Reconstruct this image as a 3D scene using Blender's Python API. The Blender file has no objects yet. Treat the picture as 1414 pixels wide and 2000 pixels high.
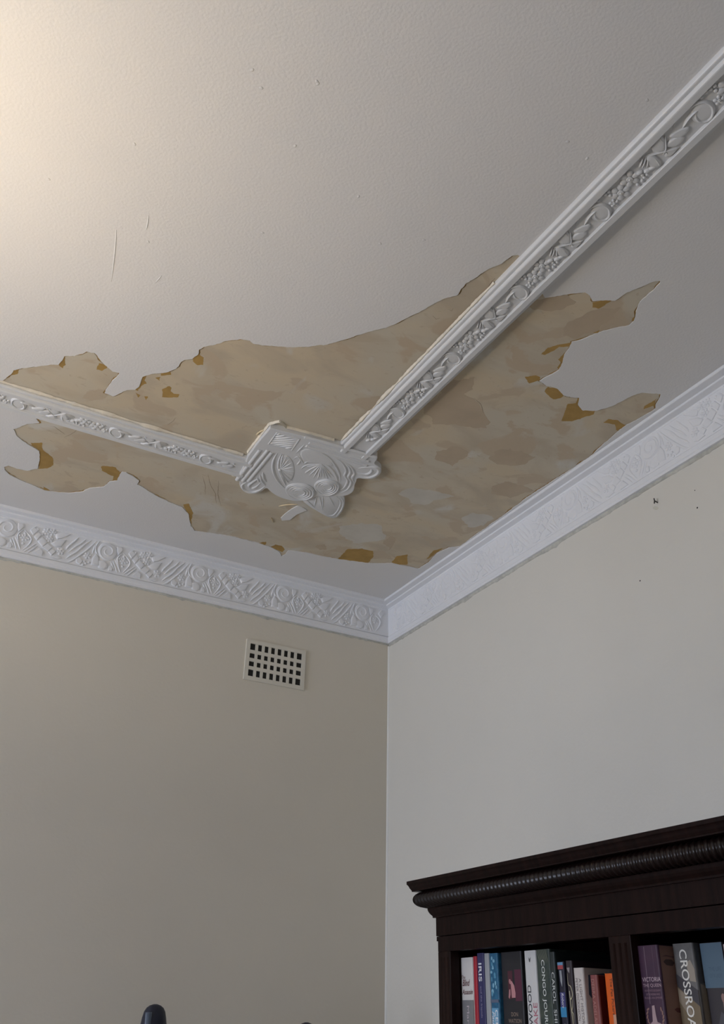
import bpy, bmesh, math, random, json
from mathutils import Vector, Matrix, noise, geometry

scene = bpy.context.scene
COL = scene.collection
random.seed(4)

# ------------------------------------------------------------------ camera
cam_data = bpy.data.cameras.new('camera')
cam = bpy.data.objects.new('camera', cam_data)
COL.objects.link(cam)
cam.location = (-1.61782, -2.77610, 1.55)
cam.rotation_euler = (math.radians(119.4229), math.radians(-1.2631), math.radians(-28.9124))
cam_data.sensor_fit = 'VERTICAL'
cam_data.sensor_height = 36.0
cam_data.lens = 1777.23 / 2000 * 36.0
cam_data.clip_start = 0.02
scene.camera = cam

# ------------------------------------------------------------------ light and exposure
H = 2.95                      # ceiling height
XW, YW = -4.3, -4.4           # far walls
WIN = (-2.0, -0.4, 0.85, 2.25)    # daylight window in the far left wall: y0 y1 z0 z1
LAMP = (-2.06, -1.53, 2.20)
world = bpy.data.worlds.new('world')
scene.world = world
world.use_nodes = True
world.node_tree.nodes['Background'].inputs['Color'].default_value = (0.70, 0.82, 1.0, 1)
world.node_tree.nodes['Background'].inputs['Strength'].default_value = 0.15
vs = scene.view_settings
scene.display_settings.display_device = 'sRGB'
vs.view_transform = 'Standard'
vs.look = 'None'
vs.exposure = 0.0
vs.gamma = 1.0
vs.use_curve_mapping = False
day = bpy.data.lights.new('daylight', 'AREA')
day.shape = 'RECTANGLE'
day.size = WIN[1] - WIN[0]
day.size_y = WIN[3] - WIN[2]
day.color = (0.745, 0.812, 0.995)
day.energy = 79
day_o = bpy.data.objects.new('daylight', day)
COL.objects.link(day_o)
day_o.location = (XW - 0.16, (WIN[0] + WIN[1]) / 2, (WIN[2] + WIN[3]) / 2)
day_o.rotation_euler = (math.radians(90), 0, math.radians(-90))

# ------------------------------------------------------------------ helpers
def tag(o, label=None, cat=None, group=None, kind=None):
    if label: o['label'] = label
    if cat: o['category'] = cat
    if group: o['group'] = group
    if kind: o['kind'] = kind
    return o

def link(name, me, parent=None, loc=None):
    o = bpy.data.objects.new(name, me)
    COL.objects.link(o)
    if parent is not None: o.parent = parent
    if loc is not None: o.location = loc
    return o

def empty(name, loc=(0, 0, 0)):
    o = bpy.data.objects.new(name, None)
    COL.objects.link(o)
    o.location = loc
    o.empty_display_size = 0.1
    return o

class MB:
    """collects faces of ONE mesh"""
    def __init__(self): self.v, self.f = [], []
    def add(self, vs, fs):
        b = len(self.v)
        self.v += [tuple(p) for p in vs]
        self.f += [tuple(b + i for i in f) for f in fs]
        return self
    def box(self, a, b):
        x0, y0, z0 = (min(a[i], b[i]) for i in range(3))
        x1, y1, z1 = (max(a[i], b[i]) for i in range(3))
        return self.add([(x0,y0,z0),(x1,y0,z0),(x1,y1,z0),(x0,y1,z0),(x0,y0,z1),(x1,y0,z1),(x1,y1,z1),(x0,y1,z1)],
                        [(0,3,2,1),(4,5,6,7),(0,1,5,4),(1,2,6,5),(2,3,7,6),(3,0,4,7)])
    def mesh(self, name, mat, smooth=False, recalc=True, bevel=0, sharp=None):
        me = bpy.data.meshes.new(name)
        me.from_pydata(self.v, [], self.f)
        bm = bmesh.new(); bm.from_mesh(me)
        if bevel:
            bmesh.ops.bevel(bm, geom=list(bm.edges), offset=bevel, segments=2, profile=0.5, affect='EDGES', clamp_overlap=True)
        if recalc: bmesh.ops.recalc_face_normals(bm, faces=bm.faces)
        bm.to_mesh(me); bm.free()
        if smooth:
            me.polygons.foreach_set('use_smooth', [True] * len(me.polygons))
            if sharp: me.set_sharp_from_angle(angle=math.radians(sharp))
        me.materials.append(mat)
        return me
    def build(self, name, mat, parent=None, loc=None, **k):
        return link(name, self.mesh(name, mat, **k), parent, loc)

def chaikin(pts, n=2, closed=True):
    for _ in range(n):
        out = []
        m = len(pts)
        rng = range(m) if closed else range(m - 1)
        if not closed: out.append(pts[0])
        for i in rng:
            a, b = pts[i], pts[(i + 1) % m]
            out.append(tuple(a[k] * .75 + b[k] * .25 for k in range(2)))
            out.append(tuple(a[k] * .25 + b[k] * .75 for k in range(2)))
        if not closed: out.append(pts[-1])
        pts = out
    return pts

def area2(p):
    return sum(p[i][0] * p[(i+1) % len(p)][1] - p[(i+1) % len(p)][0] * p[i][1] for i in range(len(p)))

def offset_loop(pts, d):
    """move a closed loop outwards by d (number, or a function of the index)"""
    s = 1 if area2(pts) > 0 else -1
    n = len(pts); out = []
    for i in range(n):
        a, b = pts[i-1], pts[(i+1) % n]
        t = Vector((b[0]-a[0], b[1]-a[1]))
        if t.length < 1e-9: out.append(pts[i]); continue
        t.normalize()
        nn = Vector((t.y, -t.x)) * s
        k = d(i) if callable(d) else d
        out.append((pts[i][0] + nn.x*k, pts[i][1] + nn.y*k))
    return out

def ragged(pts, step, amp, seed=0.0, freq=40.0):
    """subdivide a closed loop and shake it with fractal noise"""
    out = []
    n = len(pts)
    for i in range(n):
        a, b = Vector(pts[i]), Vector(pts[(i+1) % n])
        m = max(1, int((b-a).length / step))
        for j in range(m):
            p = a.lerp(b, j / m)
            q = Vector((p.x*freq, p.y*freq, seed))
            dx = noise.noise(q) + .5*noise.noise(q*2.3) + .35*noise.noise(q*5.1)
            dy = noise.noise(q + Vector((31, 7, 3))) + .5*noise.noise(q*2.3 + Vector((9, 2, 5))) + .35*noise.noise(q*5.1 + Vector((5, 8, 1)))
            out.append((p.x + dx*amp, p.y + dy*amp))
    return out

def sheet(mb, outer, holes, z_top, z_bot):
    """thin horizontal sheet with holes, thickness z_top - z_bot"""
    loops = [outer] + holes
    tris = geometry.tessellate_polygon([[Vector((x, y, 0)) for x, y in lp] for lp in loops])
    flat = [p for lp in loops for p in lp]
    mb.add([(x, y, z_bot) for x, y in flat], tris)
    for lp in loops:
        n = len(lp)
        mb.add([(x, y, z_bot) for x, y in lp] + [(x, y, z_top) for x, y in lp],
               [(i, (i+1) % n, n + (i+1) % n, n + i) for i in range(n)])

def spline(pts, n=5):
    if len(pts) < 3: 
        a, b = pts[0], pts[-1]
        return [tuple(a[k] + (b[k]-a[k])*i/4 for k in range(2)) for i in range(5)]
    P = [pts[0]] + list(pts) + [pts[-1]]
    out = []
    for i in range(1, len(P) - 2):
        p0, p1, p2, p3 = P[i-1], P[i], P[i+1], P[i+2]
        for j in range(n):
            t = j / n
            out.append(tuple(.5*((2*p1[k]) + (-p0[k]+p2[k])*t + (2*p0[k]-5*p1[k]+4*p2[k]-p3[k])*t*t + (-p0[k]+3*p1[k]-3*p2[k]+p3[k])*t**3) for k in range(2)))
    out.append(tuple(pts[-1]))
    return out

def stroke(mb, pts, w, h, mp, n=5, taper=True):
    """a raised rounded ridge along a line; mp(a, b, height) puts it on its surface"""
    P = spline(pts, n)
    m = len(P)
    prof = ((-.5, -.0006), (-.32, .7*h), (0, h), (.32, .7*h), (.5, -.0006))
    vs = []
    for i, p in enumerate(P):
        a, b = P[max(0, i-1)], P[min(m-1, i+1)]
        t = Vector((b[0]-a[0], b[1]-a[1]))
        t = t.normalized() if t.length > 1e-9 else Vector((1, 0))
        nx, ny = -t.y, t.x
        k = 1.0
        if taper: k = min(1.0, .25 + 3.0*min(i, m-1-i)/m)
        for q, hh in prof:
            vs.append(mp(p[0] + nx*q*w*k, p[1] + ny*q*w*k, hh*k if hh > 0 else hh))
    fs = []
    for i in range(m-1):
        for j in range(4):
            fs.append((i*5+j, i*5+j+1, (i+1)*5+j+1, (i+1)*5+j))
    fs.append(tuple(range(5))); fs.append(tuple((m-1)*5 + j for j in range(5)))
    mb.add(vs, fs)

def dome(mb, outline, h, mp, flat=False):
    """a low pillow (or a flat plaque with rounded rim) inside an outline"""
    n = len(outline)
    cx = sum(p[0] for p in outline)/n; cy = sum(p[1] for p in outline)/n
    rings = ((1, -.0006), (.96, .62*h), (.86, .95*h), (.5, h)) if flat else ((1, -.0006), (.92, .5*h), (.72, .85*h), (.4, h))
    vs = []
    for s, hh in rings:
        vs += [mp(cx + (p[0]-cx)*s, cy + (p[1]-cy)*s, hh) for p in outline]
    vs.append(mp(cx, cy, h))
    fs = []
    for r in range(len(rings)-1):
        for i in range(n):
            j = (i+1) % n
            fs.append((r*n+i, r*n+j, (r+1)*n+j, (r+1)*n+i))
    L = (len(rings)-1)*n
    fs += [(L+i, L+(i+1) % n, len(vs)-1) for i in range(n)]
    mb.add(vs, fs)

def plate(mb, outline, h, mp, bev=0.0015, base=-.0006):
    """a flat-topped raised plaque of any outline"""
    n = len(outline)
    ins = offset_loop(outline, -bev)
    tris = geometry.tessellate_polygon([[Vector((x, y, 0)) for x, y in ins]])
    vs = [mp(x, y, base) for x, y in outline] + [mp(x, y, h - bev*.7) for x, y in outline] + [mp(x, y, h) for x, y in ins]
    fs = [(i, (i+1) % n, n+(i+1) % n, n+i) for i in range(n)] + [(n+i, n+(i+1) % n, 2*n+(i+1) % n, 2*n+i) for i in range(n)]
    fs += [tuple(2*n + i for i in t) for t in tris]
    mb.add(vs, fs)

def ellipse(c, rx, ry, rot=0, n=12):
    return [(c[0] + math.cos(2*math.pi*i/n)*rx*math.cos(rot) - math.sin(2*math.pi*i/n)*ry*math.sin(rot),
             c[1] + math.cos(2*math.pi*i/n)*rx*math.sin(rot) + math.sin(2*math.pi*i/n)*ry*math.cos(rot)) for i in range(n)]

def flower(mb, c, r, h, mp, petals=6, asp=1.0):
    for k in range(petals):
        a = 2*math.pi*k/petals + .3
        dome(mb, ellipse((c[0]+math.cos(a)*r*.62*asp, c[1]+math.sin(a)*r*.62), r*.40*asp, r*.33, a, 9), h*.85, mp)
    dome(mb, ellipse(c, r*.34*asp, r*.34, 0, 10), h*1.05, mp, flat=True)
    dome(mb, ellipse(c, r*.16*asp, r*.16, 0, 7), h*1.4, mp)

def spiral_pts(c, r0, r1, turns, a0=0.0, cw=1, n=28):
    return [(c[0] + math.cos(a0 + cw*2*math.pi*turns*i/n)*(r0+(r1-r0)*i/n), c[1] + math.sin(a0 + cw*2*math.pi*turns*i/n)*(r0+(r1-r0)*i/n)) for i in range(n+1)]

# ------------------------------------------------------------------ materials
def mat(name, col, rough=.6, var=0.0, vscale=6.0, bump=0.0, bscale=120.0, col2=None, detail=4.0, spec=.5, stretch=None, dist=.002, coords='Object'):
    m = bpy.data.materials.new(name); m.use_nodes = True
    nt = m.node_tree; bs = nt.nodes['Principled BSDF']
    bs.inputs['Roughness'].default_value = rough
    bs.inputs['Specular IOR Level'].default_value = spec
    tc = nt.nodes.new('ShaderNodeTexCoord')
    src = tc.outputs[coords]
    if stretch:
        mpn = nt.nodes.new('ShaderNodeMapping'); mpn.inputs['Scale'].default_value = stretch
        nt.links.new(src, mpn.inputs['Vector']); src2 = mpn.outputs['Vector']
    else: src2 = src
    if var or col2:
        nz = nt.nodes.new('ShaderNodeTexNoise'); nz.inputs['Scale'].default_value = vscale; nz.inputs['Detail'].default_value = detail
        nz.inputs['Roughness'].default_value = .6
        nt.links.new(src2, nz.inputs['Vector'])
        rp = nt.nodes.new('ShaderNodeValToRGB')
        c2 = col2 or tuple(c*(1-var) for c in col)
        rp.color_ramp.elements[0].position = .35; rp.color_ramp.elements[1].position = .65
        rp.color_ramp.elements[0].color = (*c2, 1); rp.color_ramp.elements[1].color = (*col, 1)
        nt.links.new(nz.outputs['Fac'], rp.inputs['Fac']); nt.links.new(rp.outputs['Color'], bs.inputs['Base Color'])
    else:
        bs.inputs['Base Color'].default_value = (*col, 1)
    if bump:
        nb = nt.nodes.new('ShaderNodeTexNoise'); nb.inputs['Scale'].default_value = bscale; nb.inputs['Detail'].default_value = 3.0
        nt.links.new(src2 if stretch else src, nb.inputs['Vector'])
        bp = nt.nodes.new('ShaderNodeBump'); bp.inputs['Strength'].default_value = bump; bp.inputs['Distance'].default_value = dist
        nt.links.new(nb.outputs['Fac'], bp.inputs['Height']); nt.links.new(bp.outputs['Normal'], bs.inputs['Normal'])
    return m

M_CEIL = mat('ceiling paint', (.735, .722, .705), .75, .02, 2.5, .30, 190, spec=.25)
M_CORN = mat('daylight-tinted cornice paint', (.83, .835, .85), .5, .03, 8, .08, 220, spec=.3, dist=.001)  # moulding paint again, lightened and blued to carry the window light
M_TRIM = mat('moulding paint', (.70, .70, .695), .40, .03, 8, .08, 260, spec=.38, dist=.001)
M_WALL = mat('cream wall paint', (.72, .695, .625), .6, .035, 1.8, .22, 90, spec=.3)
M_WALL_L = mat('left wall colour', (.715, .665, .565), .6, .035, 1.8, .22, 90, spec=.3)  # warmer, yellower tint than the right wall's cream
M_SKIM = mat('old plaster skim', (.50, .425, .325), .85, vscale=5.5, bump=.25, bscale=45, col2=(.42, .34, .245), detail=9, spec=.2, stretch=(1.0, 2.2, 1))
def skim_nodes(m):
    nt = m.node_tree; bs = nt.nodes['Principled BSDF']
    tc = nt.nodes.new('ShaderNodeTexCoord'); last = None
    def layer(scale, stretch, rot, lo, hi, detail, col, prev):
        mp = nt.nodes.new('ShaderNodeMapping'); mp.inputs['Scale'].default_value = stretch; mp.inputs['Rotation'].default_value = (0, 0, rot)
        nz = nt.nodes.new('ShaderNodeTexNoise'); nz.inputs['Scale'].default_value = scale; nz.inputs['Detail'].default_value = detail; nz.inputs['Distortion'].default_value = .6
        rp = nt.nodes.new('ShaderNodeMapRange'); rp.inputs['From Min'].default_value = lo; rp.inputs['From Max'].default_value = hi
        mx = nt.nodes.new('ShaderNodeMix'); mx.data_type = 'RGBA'
        nt.links.new(tc.outputs['Object'], mp.inputs['Vector']); nt.links.new(mp.outputs['Vector'], nz.inputs['Vector'])
        nt.links.new(nz.outputs['Fac'], rp.inputs['Value']); nt.links.new(rp.outputs['Result'], mx.inputs['Factor'])
        if prev is None: mx.inputs['A'].default_value = (.565, .51, .405, 1)
        else: nt.links.new(prev, mx.inputs['A'])
        mx.inputs['B'].default_value = (*col, 1)
        return mx.outputs['Result']
    last = layer(3.2, (1, 1.4, 1), .5, .42, .62, 6, (.59, .50, .36), None)
    last = layer(5.5, (1, 1.7, 1), -.6, .48, .66, 8, (.50, .43, .325), last)
    last = layer(8.0, (1, 1.2, 1), .2, .56, .60, 10, (.52, .43, .315), last)
    last = layer(6.0, (1.3, 1, 1), .9, .60, .70, 8, (.60, .57, .50), last)
    last = layer(45., (1, 2, 1), -.4, .62, .80, 4, (.46, .38, .275), last)
    nt.links.new(last, bs.inputs['Base Color'])
skim_nodes(M_SKIM)
M_GREY = mat('grey filler smear', (.60, .565, .49), .85, .10, 14, .15, 60, spec=.2)
M_TAN = mat('tan stained plaster', (.515, .42, .305), .85, .10, 12, .15, 60, spec=.2)
M_CRACK = mat('crack stain', (.43, .345, .25), .9, .2, 40)
M_OCHRE = mat('ochre undercoat', (.45, .285, .095), .8, .22, 18, .2, 70, spec=.2)
M_EDGE = mat('rough cream plaster edge', (.84, .77, .64), .85, .18, 35, .5, 120, spec=.1)
M_CAULK = mat('dirty filler', (.60, .59, .53), .8, .25, 40, .6, 80, spec=.2)
M_HOLE = mat('painted hole dark', (.02, .018, .016), .9)
M_WOOD = mat('dark mahogany', (.0165, .0070, .0056), .36, vscale=5, col2=(.0075, .0036, .0032), bump=.10, bscale=30, detail=6, spec=.09, stretch=(1, 14, .9))
M_REED = mat('polished dark mahogany', (.0150, .0075, .0062), .28, vscale=5, col2=(.0075, .0042, .0038), spec=.30)
M_WOODV = mat('dark mahogany upright grain', (.0230, .0105, .0080), .40, vscale=5, col2=(.0100, .0050, .0042), bump=.10, bscale=30, detail=6, spec=.09, stretch=(14, 14, .7))
M_WOODIN = mat('red brown inner wood', (.13, .042, .014), .5, vscale=5, col2=(.085, .026, .01), detail=6, spec=.3, stretch=(14, 14, .7))
M_PAGE = mat('book pages', (.62, .57, .47), .9, .12, 60)
M_FLOOR = mat('floor boards', (.25, .20, .155), .45, .3, 4, .1, 60, stretch=(1, 12, 1))
M_NAIL = mat('dark metal', (.03, .028, .026), .5)
M_WHITEMETAL = mat('painted vent metal', (.74, .70, .60), .5, .05, 20)
M_NAVY = mat('dark navy padding', (.013, .016, .035), .45, .3, 30, .1, 150)
M_BLUEGREY = mat('blue grey painted light', (.12, .15, .20), .4)
M_STEEL = mat('dark frame steel', (.03, .03, .035), .4)
M_SHADE = mat('light-blocking bowl cloth', (.8, .66, .45), .8)
def plain(name, c, rough=.5, **k): return mat(name, c, rough, **k)

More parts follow.
